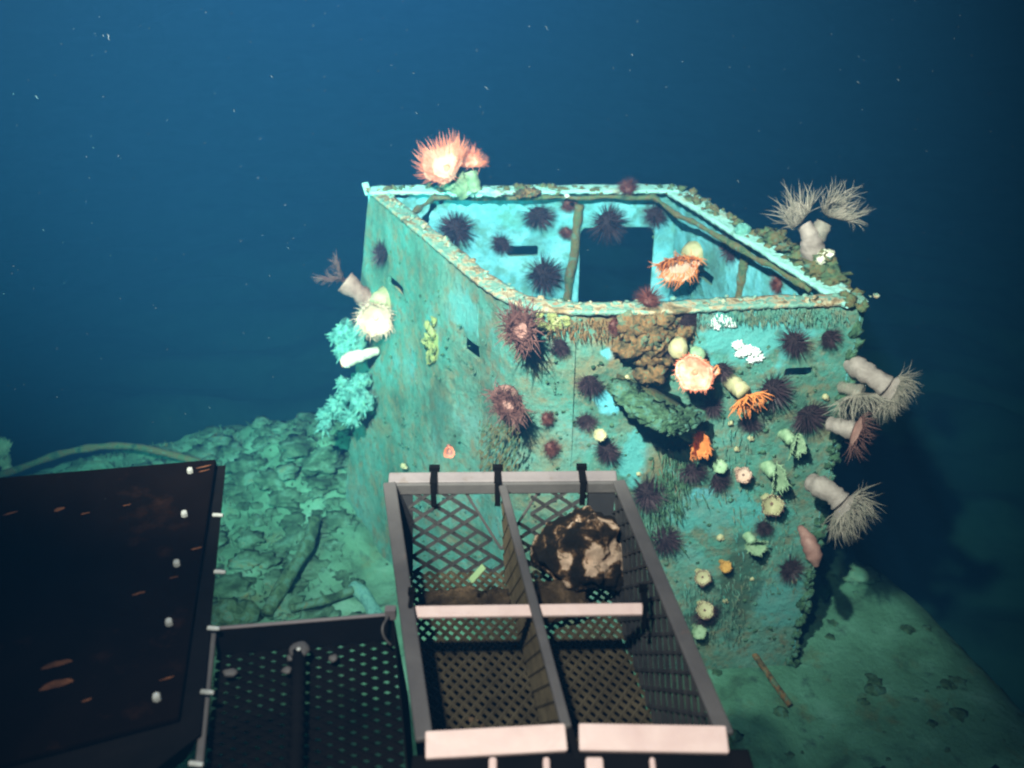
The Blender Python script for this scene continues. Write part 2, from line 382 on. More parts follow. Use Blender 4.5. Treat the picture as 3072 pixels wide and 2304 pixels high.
ML = stained(M['wall'], 'left_paint_with_stains', [(LEFT.p(1295, 1030), .035, .09, (.34, .36, .10), .8), (LEFT.p(1400, 960), .2, .08, TEA, .6), (LEFT.p(1300, 1240), .16, .18, DRK, .45), (LEFT.p(1430, 1300), .14, .2, (.14, .16, .06), .6)])
MB_ = stained(M['wall'], 'corner_paint_with_drip', [(LEFT.p(1515, 1330), .045, .22, DRK, .9), (LEFT.p(1540, 1120), .10, .06, TEA, .5)])
spl = lambda u, w: Vector((-.26 * (1 - u) - .10 * u, -.10)) * w * (1 - max(0, u - .8) / .2)
bend_len = sum((BEND[i + 1] - BEND[i]).length for i in range(4))
wall('side_wall', [A] + BEND[:1], ML, M['wall_in'],
     [hole_px(LEFT, A, (1163, 840), (1207, 872), (1170, 828), (1200, 890)), hole_px(LEFT, A, (1368, 1040), (1434, 1080), (1400, 1035), (1400, 1083))], spl, seed=1, label='left outer wall with two slots')
hf = [hole_px(FRONT, BEND[4], (1672, 1170), (1765, 1170), (1720, 1146), (1720, 1180)), hole_px(FRONT, BEND[4], (2352, 1115), (2438, 1115), (2400, 1102), (2400, 1130))]
hf = [(a + bend_len if False else a, b, c, d, e) for a, b, c, d, e in hf]
wall('bent_corner_plate', BEND, MB_, M['wall_in'], [], lambda u, w: Vector((-.10 * (1 - u), -.10 * (1 - u))) * w * 0, seed=2)
wall('front_wall', [BEND[4], C], MF, M['wall_in'], hf, seed=3, label='front wall thick with animals')
hr = [hole_px(FAR, A, (1522, 750), (1614, 750), (1570, 733), (1570, 764)), hole_px(FAR, A, (1738, 760), (1958, 760), (1850, 678), (1850, 1100), .035)]
def flipwall(*a, **k): return wall(*a, **k)
BA = [B, A]; L_ = (B - A).length
wall('far_wall', BA, M['wall'], M['wall_in'], [(L_ - h[1], L_ - h[0], h[2], h[3], h[4]) for h in hr], seed=4, label='far wall with a dark rounded hatch opening')
L2 = (C - B).length
hh = hole_px(RIGHT, B, (2103, 800), (2150, 830), (2120, 806), (2120, 838))
wall('side_wall', [C, B], M['wall'], M['wall_in'], [(L2 - hh[1], L2 - hh[0], hh[2], hh[3], .008)], seed=5, label='right wall, its pale inner face lit')

# rim flanges: flat strips bent inwards along the top edge
def inset(path, w, side):
    out = []
    for i, p in enumerate(path):
        d = (path[min(i + 1, len(path) - 1)] - path[max(i - 1, 0)]).normalized(); out.append(p + Vector((-d.y, d.x)) * w * side)
    return out
def flange(name, path, w, m, seed, amp=.012, label=None, z=RZ + .012, over=.012):
    pts, ss = resample(path, .022); o = inset(pts, -over, 1); NW = 7; vs = []; n = len(pts)
    ins = inset(pts, 1, 1)
    for i in range(n):
        ww = w * (1 + .12 * nz((ss[i] * 5, seed, 0), 1, seed))
        dirn = (ins[i] - pts[i])
        for k in range(NW + 1):
            q = o[i] + dirn * (ww + over) * (k / NW)
            vs.append(Vector((q.x, q.y, z + amp * (.5 + fb((q.x, q.y, z), 12, seed, 4)))))
    top = len(vs); vs += [Vector((v.x, v.y, z - .012 - .006 * (i % 3 == 0))) for i, v in enumerate(vs)]
    fs = []
    for i in range(n - 1):
        for k in range(NW):
            a = i * (NW + 1) + k; fs.append((a, a + NW + 1, a + NW + 2, a + 1)); fs.append((top + a, top + a + 1, top + a + NW + 2, top + a + NW + 1))
        for k in (0, NW):
            a = i * (NW + 1) + k; b = a + NW + 1; fs.append((a, b, top + b, top + a) if k else (b, a, top + a, top + b))
    b = MB(); b.v = vs; b.f = fs; o_ = b.build(name, m, TUB)
    if label: o_['label'] = label
    return o_
flange('rim_flange', [A, BEND[0], BEND[1], BEND[2], BEND[3], BEND[4], BEND[4] + Vector((.3, .0)), lerp2(BEND[4], C, .6), C], .068, M['rim'], 3, .007, 'cream crusted near rim of the tub')
flange('rim_flange', [C, B], .095, M['rim_far'], 5, .007, 'turquoise right rim of the tub')
flange('rim_flange', [B + Vector((-.02, 0)), A + Vector((.02, 0))], .085, M['rim_far'], 7, .006, 'pale far rim of the tub', z=RZ + .02)
# dark tube drawn as the rim's shadow line along its inner edge, and stiffeners
rim_shadow_px = [(1232, 645), (1262, 618), (1300, 596), (1400, 592), (1600, 594), (1800, 592), (1960, 596), (2030, 640), (2120, 690), (2250, 765), (2380, 840), (2440, 880)]
pp = [onz(px, py, RZ - .015) for px, py in rim_shadow_px]
pipe = MB()
fine = []
for i in range(len(pp) - 1):
    for k in range(6):
        q = pp[i].lerp(pp[i + 1], k / 6); fine.append(q + Vector((0, 0, .012 * nz(q, 8, 3))))
pipe.tube(fine, [.012 * (1 + .8 * fb(q, 14, 6, 2)) for q in fine], 10)
pipe.build('rim_shadow_tube', M['rib'], TUB)
sp_ = MB(); a3 = Vector((A.x, A.y, RZ - .02)); sp_.bar(a3, a3 + Vector((-.012, 0, .06)), .010, .03); sp_.build('corner_spike', M['rim_far'], TUB, smooth=False)
def rib(face, p0, p1, w, m=M['rib']):
    a = face.p(*p0, .03); b_ = face.p(*p1, .03); b = MB(); n = 26; pts = [a.lerp(b_, k / n) for k in range(n + 1)]
    b.tube([p + Vector((nz(p, 9, 2), 0, 0)) * .012 for p in pts], [w * (1 + .5 * fb(p, 12, 1, 3)) for p in pts], 10)
    return b.build('stiffener', m, TUB)
rib(FAR, (1738, 608), (1688, 980), .022)
rib(RIGHT, (2262, 720), (2215, 960), .026)
rib(RIGHT, (2012, 650), (1990, 980), .012, M['wall_in'])

# ------------------------------------------------------------------ growths on the tub (each lump lies on it: own thing)
def clump(name, label, cat, m, items, group=None, sub=3, amp=.6, sc=5):
    """items: (point, radius, squash)"""
    b = MB()
    for i, (p, r, sq) in enumerate(items): b.blob(p, r, sub, amp, sc, i * 1.7 + len(label), sq)
    o = b.build(name, m, loc=items[0][0]); return tag(o, label, cat, group)
R = random.uniform
def scatter(face, px0, px1, py0, py1, n, r0, r1, off=.0, sq=(1, 1, 1)):
    return [(face.p(R(px0, px1), R(py0, py1), off), R(r0, r1), sq) for _ in range(n)]
clump('brown_sponge', 'brown knobbly sponge mass at the middle of the front wall just under the rim', 'sponge', M['growth'],
      scatter(FRONT, 1870, 1990, 960, 1120, 26, .030, .055, .02) + scatter(FRONT, 1900, 2060, 940, 1000, 14, .02, .035, .02), sub=3, amp=.8)
clump('pale_sponge', 'pale round sponge ball right of the brown sponge mass', 'sponge', M['cream'], [(FRONT.p(2023, 1020, .07), .036, (1, 1, 1.2))], 'round sponge balls', amp=.15)
clump('pale_sponge', 'smaller greenish sponge ball above the salmon flytrap anemone', 'sponge', M['palegreen'], [(FRONT.p(2080, 1045, .06), .032, (1, 1, 1.2))], 'round sponge balls', amp=.2)
# overgrown ledge that sticks out of the front wall and throws the big shadow
lg = MB()
for k in range(15):
    u = k / 14; q = FRONT.p(1852 + 190 * u, 1125 + 70 * u, .12 + .11 * math.sin(u * 3.1))
    lg.blob(q, .040 * (1 - .3 * abs(u - .5)), 3, .7, 5, k * 2.3, (1.5, 1.8, .75))
LEDGE = thing('ledge_bracket', FRONT.p(1950, 1150, 0), 'overgrown slanting ledge sticking out of the front wall under the brown sponge', 'bracket')
lg.build('encrusted_plate', M['rubble'], LEDGE)
l2 = MB(); a_ = FRONT.p(1850, 1120, 0); b_ = FRONT.p(2040, 1190, 0)
l2.add([a_, b_, b_ + FRONT.n * .16 - Vector((0, 0, .02)), a_ + FRONT.n * .12 - Vector((0, 0, .02))] + [v - Vector((0, 0, .02)) for v in (a_, b_, b_ + FRONT.n * .16 - Vector((0, 0, .02)), a_ + FRONT.n * .12 - Vector((0, 0, .02)))],
       [(0, 1, 2, 3), (7, 6, 5, 4), (0, 4, 5, 1), (1, 5, 6, 2), (2, 6, 7, 3), (3, 7, 4, 0)])
l2.build('ledge', M['rib'], LEDGE)
clump('ochre_sponge', 'bright ochre sponge hanging under the tip of the ledge', 'sponge', M['ochre'],
      [(FRONT.p(1985, 1222, .17), .026, (1.3, 1, .8)), (FRONT.p(2000, 1215, .16), .02, (1, 1, .8)), (FRONT.p(1962, 1195, .16), .017, (1, 1, .8)), (FRONT.p(2024, 1212, .14), .012, (1, 1, .8))])
clump('shiny_patch', 'upper shiny white patch on the right half of the front wall', 'patch', M['gloss'],
      [(FRONT.p(x, y, .006), r, (1, .35, .8)) for x, y, r in ((2142, 965, .016), (2158, 953, .017), (2180, 962, .016), (2150, 978, .012), (2196, 972, .012))], 'shiny white patches', sub=4, amp=1.3, sc=6)
clump('shiny_patch', 'lower and brighter shiny white patch on the right half of the front wall', 'patch', M['gloss'],
      [(FRONT.p(x, y, .006), r, (1, .35, .8)) for x, y, r in ((2213, 1035, .017), (2222, 1060, .017), (2240, 1048, .021), (2262, 1056, .02), (2275, 1072, .014), (2254, 1076, .014))], 'shiny white patches', sub=4, amp=1.3, sc=6)
clump('shiny_patch', 'tiny white speck on the pipe under the far rim', 'patch', M['gloss'], [(onz(1702, 588, RZ + .03), .009, (1.4, 1, 1))], sub=2)
clump('shiny_patch', 'small white dab above the slot inside the far wall', 'patch', M['gloss'], [(FAR.p(1598, 722, .0), .013, (1, .4, 1))], sub=3)
clump('yellow_crust', 'vertical yellow crust stain between the two slots of the left wall', 'crust', M['yellow'],
      [(LEFT.p(1292 + R(-12, 12), y, .002), R(.008, .015), (1, .3, 1.6)) for y in range(965, 1090, 8)], amp=1.2)
clump('yellow_crust', 'yellow green crust under the near rim right of the big dusky anemone', 'crust', M['yellow'],
      [(FRONT.p(R(1610, 1700), R(945, 985), .004), R(.007, .014), (1.2, .4, 1)) for _ in range(26)], amp=1.2)
# knobbly crust along rims and walls: uncountable
cr = MB()
near = [A + (BEND[0] - A) * .03, BEND[0], BEND[2], BEND[4], C]
def along(path, n):
    pts, ss = resample(path, .01); return [pts[random.randrange(len(pts))] for _ in range(n)]
for i, p in enumerate(along(near, 260)):
    q = Vector((p.x + R(-.005, .05), p.y + R(0, .07), RZ + R(.0, .022))); cr.blob(q, R(.004, .012), 1, .8, 5, i * .7, (1.3, 1.3, .8))
tag(cr.build('rim_crust', M['rim']), 'fine cream crust growing along the near rim', kind='stuff')
cr = MB()
for i, p in enumerate(along([A + Vector((.12, 0)), B], 110) + along([B, C], 150)):
    q = Vector((p.x + R(-.05, .02), p.y + R(-.08, .0), RZ + R(.0, .03))); cr.blob(q, R(.006, .02), 1, .9, 5, i * .7, (1.3, 1.3, .9))
tag(cr.build('rim_crust', M['rib']), 'olive crust growing along the far and right rims', kind='stuff')
cr = MB()
for i in range(380):
    px = 1560 + 900 * random.random(); py = 950 + 1000 * random.random() ** .8
    if px > 2590 - (py - 900) * .22: continue
    q = FRONT.p(px, py, .0); cr.blob(q, R(.003, .010), 1, .8, 5, i * .7, (1.2, .5, 1.1))
for i in range(140):
    px = R(1120, 1500); py = R(700, 1900)
    if py < 640 + (px - 1100) * .82: continue
    q = LEFT.p(px, py, .0); cr.blob(q, R(.002, .007), 1, .8, 5, i * .7, (1.2, .7, 1.1))
for cx, cy, w_, h_, f in ((1185, 858, 24, 26, LEFT), (1401, 1060, 34, 26, LEFT), (1718, 1164, 48, 18, FRONT), (2395, 1116, 46, 16, FRONT)):
    for k in range(10 if f is LEFT else 34):
        th = R(0, 6.283); m_ = max(abs(math.cos(th)), abs(math.sin(th))); sx = math.cos(th) / m_; sy = math.sin(th) / m_
        py = cy + sy * h_ + (sx * w_ * .75 if f is LEFT else 0); q = f.p(cx + sx * (w_ + 6), py, 0); cr.blob(q, R(.002, .005), 1, .8, 5, k, (1.2, .6, 1))
for k in range(150):                                   # ragged right edge of the front wall
    z = R(.0, 1.85); cr.blob((C.x + R(-.03, .008), C.y + R(-.01, .01), z), R(.006, .022), 2, 1.2, 5, k * .9, (1, .8, 1.3))
for k in range(90):                                    # growth round the hatch
    y_ = R(680, 880); x_ = random.choice((1731, 1964)) + R(-5, 5)
    if k % 3 == 0: x_, y_ = R(1740, 1955), 674 + R(-4, 4)
    cr.blob(FAR.p(x_, y_, .0), R(.004, .010), 1, .9, 5, k * .8, (1.2, .6, 1))
tag(cr.build('wall_crust', M['rubble']), 'scattered small crust lumps on the outer walls', kind='stuff')
# hairy bryozoan turf hanging by the basket's right corner
tf = MB()
for i in range(380):
    px, py = random.gauss(1995, 34), R(1330, 1640); px -= (py - 1480) * .35
    q = FRONT.p(px, py, 0); d = (FRONT.n + Vector((R(-.5, .7), 0, R(-1.6, -.2)))).normalized(); l = R(.02, .07)
    tf.tube([q, q + d * l * .5, q + d * l - Vector((0, 0, .01))], [.004, .003, .0008], 4, False)
tag(tf.build('turf_fringe', M['rubble']), 'shaggy turf hanging on the front wall right of the basket', kind='stuff')
def turf(face, x0, x1, y0, y1, n, l0, l1, m, label):
    t = MB()
    for i in range(n):
        q = face.p(R(x0, x1), R(y0, y1), 0); d = (face.n + Vector((R(-.6, .8), 0, R(-1.8, -.4)))).normalized(); l = R(l0, l1)
        t.tube([q, q + d * l * .5, q + d * l - Vector((0, 0, .006))], [.0035, .0026, .0008], 4, False)
    tag(t.build('turf_fringe', m), label, kind='stuff')
turf(FRONT, 2090, 2540, 922, 962, 420, .012, .035, M['wall'], 'short turf fringe under the near rim towards the right corner')
turf(FRONT, 1640, 2080, 952, 1010, 320, .012, .04, M['growth'], 'brownish turf fringe under the middle of the near rim')
turf(FRONT, 2200, 2400, 1520, 1780, 200, .008, .03, M['wall'], 'olive turf on the lower right of the front wall')
turf(FRONT, 1990, 2260, 1240, 1500, 150, .008, .025, M['wall'], 'sparse turf below the orange flytrap anemone')
turf(FRONT, 2040, 2230, 1740, 1930, 220, .01, .035, M['wall'], 'dark turf at the foot of the front wall')
turf(LEFT, 1440, 1560, 1260, 1420, 200, .01, .03, M['rib'], 'olive turf in the drip stain on the bent corner')
# growth clump on the right rim
clump('rim_sponge', 'tangled green growth heap on the right rim under the pale anemone', 'sponge', M['rib'],
      [(onz(px, py, RZ + h), r, (1.2, 1, .8)) for px, py, h, r in ((2300, 700, .03, .03), (2330, 715, .04, .04), (2370, 745, .03, .035), (2420, 770, .05, .045), (2460, 800, .05, .05), (2500, 830, .03, .045), (2440, 830, .0, .04), (2400, 800, .0, .03), (2350, 740, .06, .02), (2470, 770, .09, .03), (2520, 850, .0, .03))], amp=.95)
clump('shiny_patch', 'glossy white lump beside the base of the pale anemone on the right rim', 'patch', M['white'], [(onz(2478, 762, RZ + .10), .026, (1.3, 1, .7)), (onz(2462, 780, RZ + .09), .018, (1, 1, .8))])
clump('rim_sponge', 'low green mound on the far rim beside the bright pink anemone', 'sponge', M['rim_far'],
      [(onz(px, py, RZ + .03), r, (1.5, 1, .6)) for px, py, r in ((1370, 575, .035), (1410, 572, .04), (1450, 575, .035), (1490, 580, .025))], amp=.8)
clump('rim_sponge', 'brown knob on the middle of the far rim', 'sponge', M['growth'], [(onz(1590, 578, RZ + .02), .03, (1.3, 1, .7)), (onz(1560, 582, RZ + .02), .022, (1.3, 1, .7))], amp=.8)
clump('rim_sponge', 'thin rounded leaf like growth on the right rim left of the green heap', 'sponge', M['hydroid'], [(onz(2228, 690, RZ + .03), .03, (1.2, .5, 1.0))], amp=.3)
# feathery pale growth on the left edge of the tub
def hydroid(label, pts, n, l0, l1):
    b = MB(); c = pts[0][0]
    for p, r in pts: b.blob(p, r, 3, .9, 6, r * 90, (1, .8, 1))
    for i in range(n):
        p, r = random.choice(pts); d = Vector((R(-1, .3), R(-.7, .3), R(-.7, .8))).normalized(); q = p + d * r * .7; l = R(l0, l1)
        b.tube([q, q + d * l * .5 + Vector((0, 0, -.003)), q + d * l + Vector((0, 0, -.01))], [.006, .005, .001], 5, False)
    return tag(b.build('hydroid_tuft', M['hydroid'], loc=c), label, 'hydroid', 'pale tufts on the left edge')
hydroid('upper pale cyan tuft on the left edge of the tub above the closed cream anemone', [(at(1040, 1000, 5.05), .06), (at(1015, 1010, 5.05), .04), (at(1065, 1040, 5.0), .06), (at(1035, 1055, 5.0), .045), (at(1080, 1000, 5.0), .05)], 90, .02, .05)
hydroid('lower drooping pale cyan tuft on the left edge of the tub', [(at(1080, 1150, 5.1), .05), (at(1050, 1180, 5.1), .05), (at(1015, 1215, 5.15), .05), (at(985, 1245, 5.2), .045), (at(1090, 1210, 5.05), .06), (at(1030, 1150, 5.1), .03), (at(975, 1280, 5.2), .03), (at(1060, 1250, 5.1), .05)], 160, .02, .05)

# ------------------------------------------------------------------ urchins
def frame_of(n, roll=0.0):
    q = Vector(n).normalized().to_track_quat('Z', 'Y'); return (q.to_matrix() @ Matrix.Rotation(roll, 3, 'Z')).to_euler()
def urchin_proto(seed, ms, mt):
    rnd = random.Random(seed); body = MB(); body.blob((0, 0, .18), .40, 3, .08, 6, seed, (1, 1, .62))
    sp = MB(); N = 220
    for i in range(N):
        z = 1 - 1.12 * (i + .5) / N; th = i * 2.39996; r = math.sqrt(max(0, 1 - z * z))
        d = Vector((r * math.cos(th), r * math.sin(th), z * .9 + .12)); d = (d + Vector((rnd.gauss(0, .10), rnd.gauss(0, .10), rnd.gauss(0, .08)))).normalized()
        p = Vector((d.x * .36, d.y * .36, .18 + d.z * .22)); l = rnd.uniform(.45, .66) * (1 if d.z > -.1 else .7)
        o = d.orthogonal().normalized(); o2 = d.cross(o); w = .017
        sp.add([p + o * w, p - o * w * .5 + o2 * w * .87, p - o * w * .5 - o2 * w * .87, p + d * l], [(0, 1, 3), (1, 2, 3), (2, 0, 3)])
    root = bpy.data.objects.new('sea_urchin', None); root.empty_display_size = .05
    b = body.build('urchin_body', mt); s = sp.build('spine_coat', ms, smooth=False); s['kind'] = 'stuff'
    for o in (b, s): COL.objects.unlink(o)
    return root, b, s
UP_ = [urchin_proto(3, M['spine'], M['test']), urchin_proto(8, M['spine'], M['test']), urchin_proto(21, M['spine_r'], M['spine_r'])]
def urchin(face, px, py, d, label, kind=0, squash=1.0, n=None, pos=None, group='sea urchins on the tub'):
    if pos is None: pos = face.p(px, py, .004)
    t = (pos - CAM).dot(FW); r = d / 2 * t / FPX * 1.42
    n = n if n else (face.pn if face is not FAR else Vector((0, -1, 0)))
    root, b, s = UP_[kind]; o = root.copy(); COL.objects.link(o); o.location = pos
    o.rotation_euler = frame_of(Vector(n) + Vector((R(-.35, .35), R(-.2, .2), R(-.35, .35))), R(0, 6.28)); k_ = R(.9, 1.12); o.scale = (r * k_, r * k_ * R(.85, 1.15), r * squash * R(.75, 1.2))
    tag(o, label, 'sea urchin', group)
    for c in (b, s):
        k = c.copy(); COL.objects.link(k); k.parent = o
    return o
INW = Vector((0, -1, 0)); FAR.n = INW; FAR.pn = INW
U = [
 (FAR, 1370, 682, 105, 'tall dark urchin inside the far wall, leftmost of those in the tub', 0, 1.2),
 (FAR, 1615, 637, 100, 'dark urchin hanging just below the shadow line tube of the far rim, above the inner slot', 1, 1),
 (FAR, 1505, 727, 72, 'small dark urchin filling the left end of the slot inside the far wall', 0, 1),
 (FAR, 1628, 820, 105, 'dark urchin low inside the far wall below the slot', 1, 1.1),
 (FAR, 1822, 662, 105, 'spiky urchin perched on the top edge of the hatch opening', 0, 1),
 (FAR, 1700, 690, 46, 'small urchin beside the stiffener left of the hatch', 2, 1),
 (FAR, 1703, 610, 46, 'small brownish urchin at the top of the stiffener', 2, 1),
 (FAR, 1965, 642, 75, 'urchin in the shade of the rim at the upper right corner of the hatch', 0, 1),
 (RIGHT, 2203, 745, 92, 'dark urchin on the inner face of the right wall left of its stiffener', 1, 1),
 (LEFT, 1158, 762, 95, 'single dark urchin on the left outer wall above its upper slot', 0, 1),
 (FRONT, 1683, 1030, 68, 'urchin between the big dusky anemone and the small blue patch', 0, 1),
 (FRONT, 1838, 972, 64, 'round reddish dark urchin directly under the cream rim left of the brown sponge', 2, 1),
 (FRONT, 2056, 957, 74, 'dark urchin under the near rim right of the brown sponge', 1, 1),
 (FRONT, 1993, 1052, 74, 'dark urchin tucked between the brown sponge and the pale sponge ball', 0, 1),
 (FRONT, 1772, 1135, 92, 'dusky urchin at the left end of the ledge beside the front slot', 1, 1),
 (FRONT, 2160, 1098, 86, 'dark urchin right of the salmon flytrap anemone', 0, 1),
 (FRONT, 2382, 1018, 98, 'large urchin above the right slot of the front wall', 1, 1),
 (FRONT, 2478, 1002, 72, 'urchin nearest the right corner below the near rim', 0, 1),
 (FRONT, 2312, 1160, 118, 'largest long spined urchin at the left end of the right slot', 0, 1),
 (FRONT, 2420, 1232, 112, 'long spined urchin below the right slot near the wall edge', 1, 1),
 (FRONT, 2135, 1215, 66, 'urchin in the shadow left of the orange fringed anemone', 1, 1),
 (FRONT, 2250, 1262, 70, 'urchin in the shadow below the orange fringed anemone', 0, 1),
 (FRONT, 2105, 1062, 40, 'small dark urchin between the pale ball and the shiny patches', 1, 1),
 (FRONT, 1757, 1258, 62, 'faint urchin below the front slot left of the large blue patch', 1, 1),
 (FRONT, 1636, 1250, 52, 'small reddish urchin right of the lower dusky anemone', 2, 1),
 (FRONT, 1648, 1338, 60, 'small round urchin on bare paint above the back bar of the basket', 2, 1),
 (FRONT, 1822, 1344, 84, 'urchin above the right cable tie of the basket', 0, 1),
 (FRONT, 1935, 1472, 110, 'big dark urchin in the turf at the basket corner', 1, 1),
 (FRONT, 1995, 1605, 110, 'big dark urchin right of the long basket rail', 0, 1),
 (FRONT, 2150, 1430, 84, 'urchin with long spines left of the small round pink anemone', 1, 1),
 (FRONT, 2073, 1400, 80, 'urchin in the shadow under the orange flytrap anemone', 0, 1),
 (FRONT, 2290, 1575, 62, 'small urchin below the pale anemone with a pink mouth', 0, 1),
 (FRONT, 2365, 1700, 84, 'lowest long spined urchin by the right edge of the front wall', 1, 1),
 (FRONT, 2112, 1830, 90, 'shaded urchin low on the front wall near the deck', 0, 1),
 (FRONT, 1400 + 560, 1120, 46, 'small urchin on top of the ledge', 2, 1),
]
for f, px, py, d, lab, k, sq in U: urchin(f, px, py, d, lab, k, sq)
urchin(None, 1945, 892, 84, 'reddish urchin sitting on the near rim in front of the hatch', 2, 1, (0, -.5, 1), onz(1945, 905, RZ + .03))
urchin(None, 2345, 852, 62, 'mauve round urchin inside the right corner of the tub', 2, .9, RIGHT.n, RIGHT.p(2345, 852, .01))
urchin(None, 1885, 565, 60, 'fuzzy brown urchin on the outer edge of the far rim', 2, 1, (0, -.2, 1), onz(1885, 572, RZ + .02))

# ------------------------------------------------------------------ anemones
VZ = -FW
def vdir(x, y, z): return (RT * x + UP * y + VZ * z).normalized()
def smooth_path(pts, k=5):
    out = []
    for i in range(len(pts) - 1):
        p0 = pts[max(i - 1, 0)]; p1 = pts[i]; p2 = pts[i + 1]; p3 = pts[min(i + 2, len(pts) - 1)]
        for j in range(k):
            t = j / k; out.append(.5 * ((2 * p1) + (p2 - p0) * t + (2 * p0 - 5 * p1 + 4 * p2 - p3) * t * t + (3 * p1 - p0 - 3 * p2 + p3) * t ** 3))
    out.append(pts[-1]); return out
def interp(vals, n):
    m = len(vals) - 1; out = []
    for i in range(n):
        t = i / (n - 1) * m; k = min(int(t), m - 1); out.append(vals[k] + (vals[k + 1] - vals[k]) * (t - k))
    return out
def anemone(label, t, col, rad, mcol, disc=None, nrm=(0, 0, 1), Rr=60, fold=0, ax=0, cup=.2, mdisc=None, nt=80, tl=30, mt=None, droop=(0, 0, 0), spread=.5, seed=1, tw=1.0, rings=2, jit=.12, curl=.18, arc=(0, 360), disc_thick=.0, squash=1.0, group='anemones on the wreck', mlabel=None):
    """col: column path as (px, py, metres towards the camera) at distance t; disc: oral disc centre"""
    rnd = random.Random(seed); u = t / FPX
    pts = [at(x, y, t) + VZ * z for x, y, z in col]
    if nrm == 'auto':
        dd_ = (pts[-1] - pts[-2]).normalized(); nrm = (dd_.dot(RT), dd_.dot(UP), dd_.dot(VZ)); disc = (*col[-1][:2], col[-1][2])
    T = thing('sea_anemone', pts[0], label, 'sea anemone', group)
    pth = smooth_path(pts) if len(pts) > 1 else pts
    if len(pth) > 1:
        b = MB(); rr = [r * u for r in interp(rad, len(pth))]
        rr = [r * (1 + .07 * math.sin(i * 1.9) + .05 * math.sin(i * 3.7 + seed)) for i, r in enumerate(rr)]
        b.tube(pth, rr, 20)
        for v in b.v:
            v += (v - T.location).cross(FW).normalized() * (rr[0] * .16 * fb(v, .35 / rr[0], seed, 3))
        b.build('column', mcol, T)
    if disc:
        c = at(disc[0], disc[1], t) + VZ * disc[2]; n = vdir(*nrm); e0 = n.cross(VZ if abs(n.dot(VZ)) < .9 else RT).normalized()
        e1 = Matrix.Rotation(math.radians(ax), 3, n) @ e0; e2 = n.cross(e1); ph = math.radians(fold); R_ = Rr * u
        def sp(th, r):
            s, co = math.sin(th), math.cos(th); k = 1 + .05 * math.sin(5 * th + seed) + .03 * math.sin(9 * th)
            a = math.sqrt(s * s + .02)
            return c + (e1 * co + e2 * s * math.cos(ph) * squash + n * (a * math.sin(ph) + cup * r)) * (r * R_ * k)
        b = MB(); NR, NT = 9, 60; vs = []
        for i in range(NR + 1):
            r = .1 + .9 * i / NR
            for j in range(NT):
                th = 2 * math.pi * j / NT; vs.append(sp(th, r))
        nn = len(vs); th_ = .05 * R_ + disc_thick * u
        vs += [v - n * th_ * (1.2 - (k // NT) / NR * .9) for k, v in enumerate(vs)]
        fs = []
        for i in range(NR):
            for j in range(NT):
                a, b_ = i * NT + j, i * NT + (j + 1) % NT; fs.append((a, b_, b_ + NT, a + NT)); fs.append((nn + a, nn + a + NT, nn + b_ + NT, nn + b_))
        for j in range(NT):
            a, b_ = NR * NT + j, NR * NT + (j + 1) % NT; fs.append((a, b_, nn + b_, nn + a))
            a, b_ = j, (j + 1) % NT; fs.append((b_, a, nn + a, nn + b_))
        b.add(vs, fs); b.build('oral_disc', mdisc or mcol, T)
        m_ = MB(); m_.blob(c + n * .02 * R_, .16 * R_, 2, .3, 4, seed, (1, 1, 1)); m_.build('mouth', mt or mcol, T)
        if nt:
            tb = MB(); g = Vector(vdir(*droop)) * (math.sqrt(sum(q * q for q in droop)) if any(droop) else 0)
            for i in range(nt):
                th = math.radians(arc[0] + (arc[1] - arc[0]) * (i + rnd.random() * .6) / nt)
                rg = 1 - .17 * (i % rings) - (.0 if rings < 3 else .05 * rnd.random())
                p0 = sp(th, rg); out = (sp(th, rg) - sp(th, rg - .1)).normalized()
                d = (out + n * (spread * (i % rings) * .6 + rnd.uniform(-.1, .35) * spread) + Vector((rnd.gauss(0, jit), rnd.gauss(0, jit), rnd.gauss(0, jit)))).normalized()
                l = tl * u * rnd.uniform(.7, 1.15); w = max(1.5 * tw * u, l * .04 * tw); q = [p0 - out * w]; dd = d.copy(); K = 5; cu = Vector((rnd.gauss(0, 1), rnd.gauss(0, 1), rnd.gauss(0, 1)))
                for k in range(K):
                    dd = (dd + g * .35 + n * .06 + cu * curl).normalized(); q.append(q[-1] + dd * l / K)
                tb.tube(q, [w, w * .95, w * .8, w * .6, w * .38, w * .1], 5, False)
            k_ = tb.build('tentacle_fringe', mt or mcol, T); k_['kind'] = 'stuff'
    return T
tF = lambda f, px, py: (f.p(px, py) - CAM).dot(FW)
# 1 bright one on the far rim
t1 = (onz(1420, 560, RZ + .05) - CAM).dot(FW)
anemone('bright pink and white anemone curled on the far rim, topmost in the picture', t1, [(1395, 572, -.02), (1375, 556, .02), (1352, 535, .05)], [30, 34, 42], M['palegreen'],
        (1345, 515, .07), (-.30, .42, .85), 70, 24, 60, .2, M['pinkw'], 230, 44, M['pink'], (.05, .1, 0), .35, 3, .62, 3, jit=.07, curl=.05)
anemone('smaller pink brush anemone at the right side of the bright one on the far rim', t1 - .02, [(1425, 570, 0), (1420, 545, .03), (1412, 520, .05)], [20, 20, 22], M['palegreen'],
        (1410, 508, .06), (.35, .5, .8), 34, 40, 60, .2, M['salmon'], 110, 34, M['pink'], (0, .1, 0), .6, 4, .7, 2)
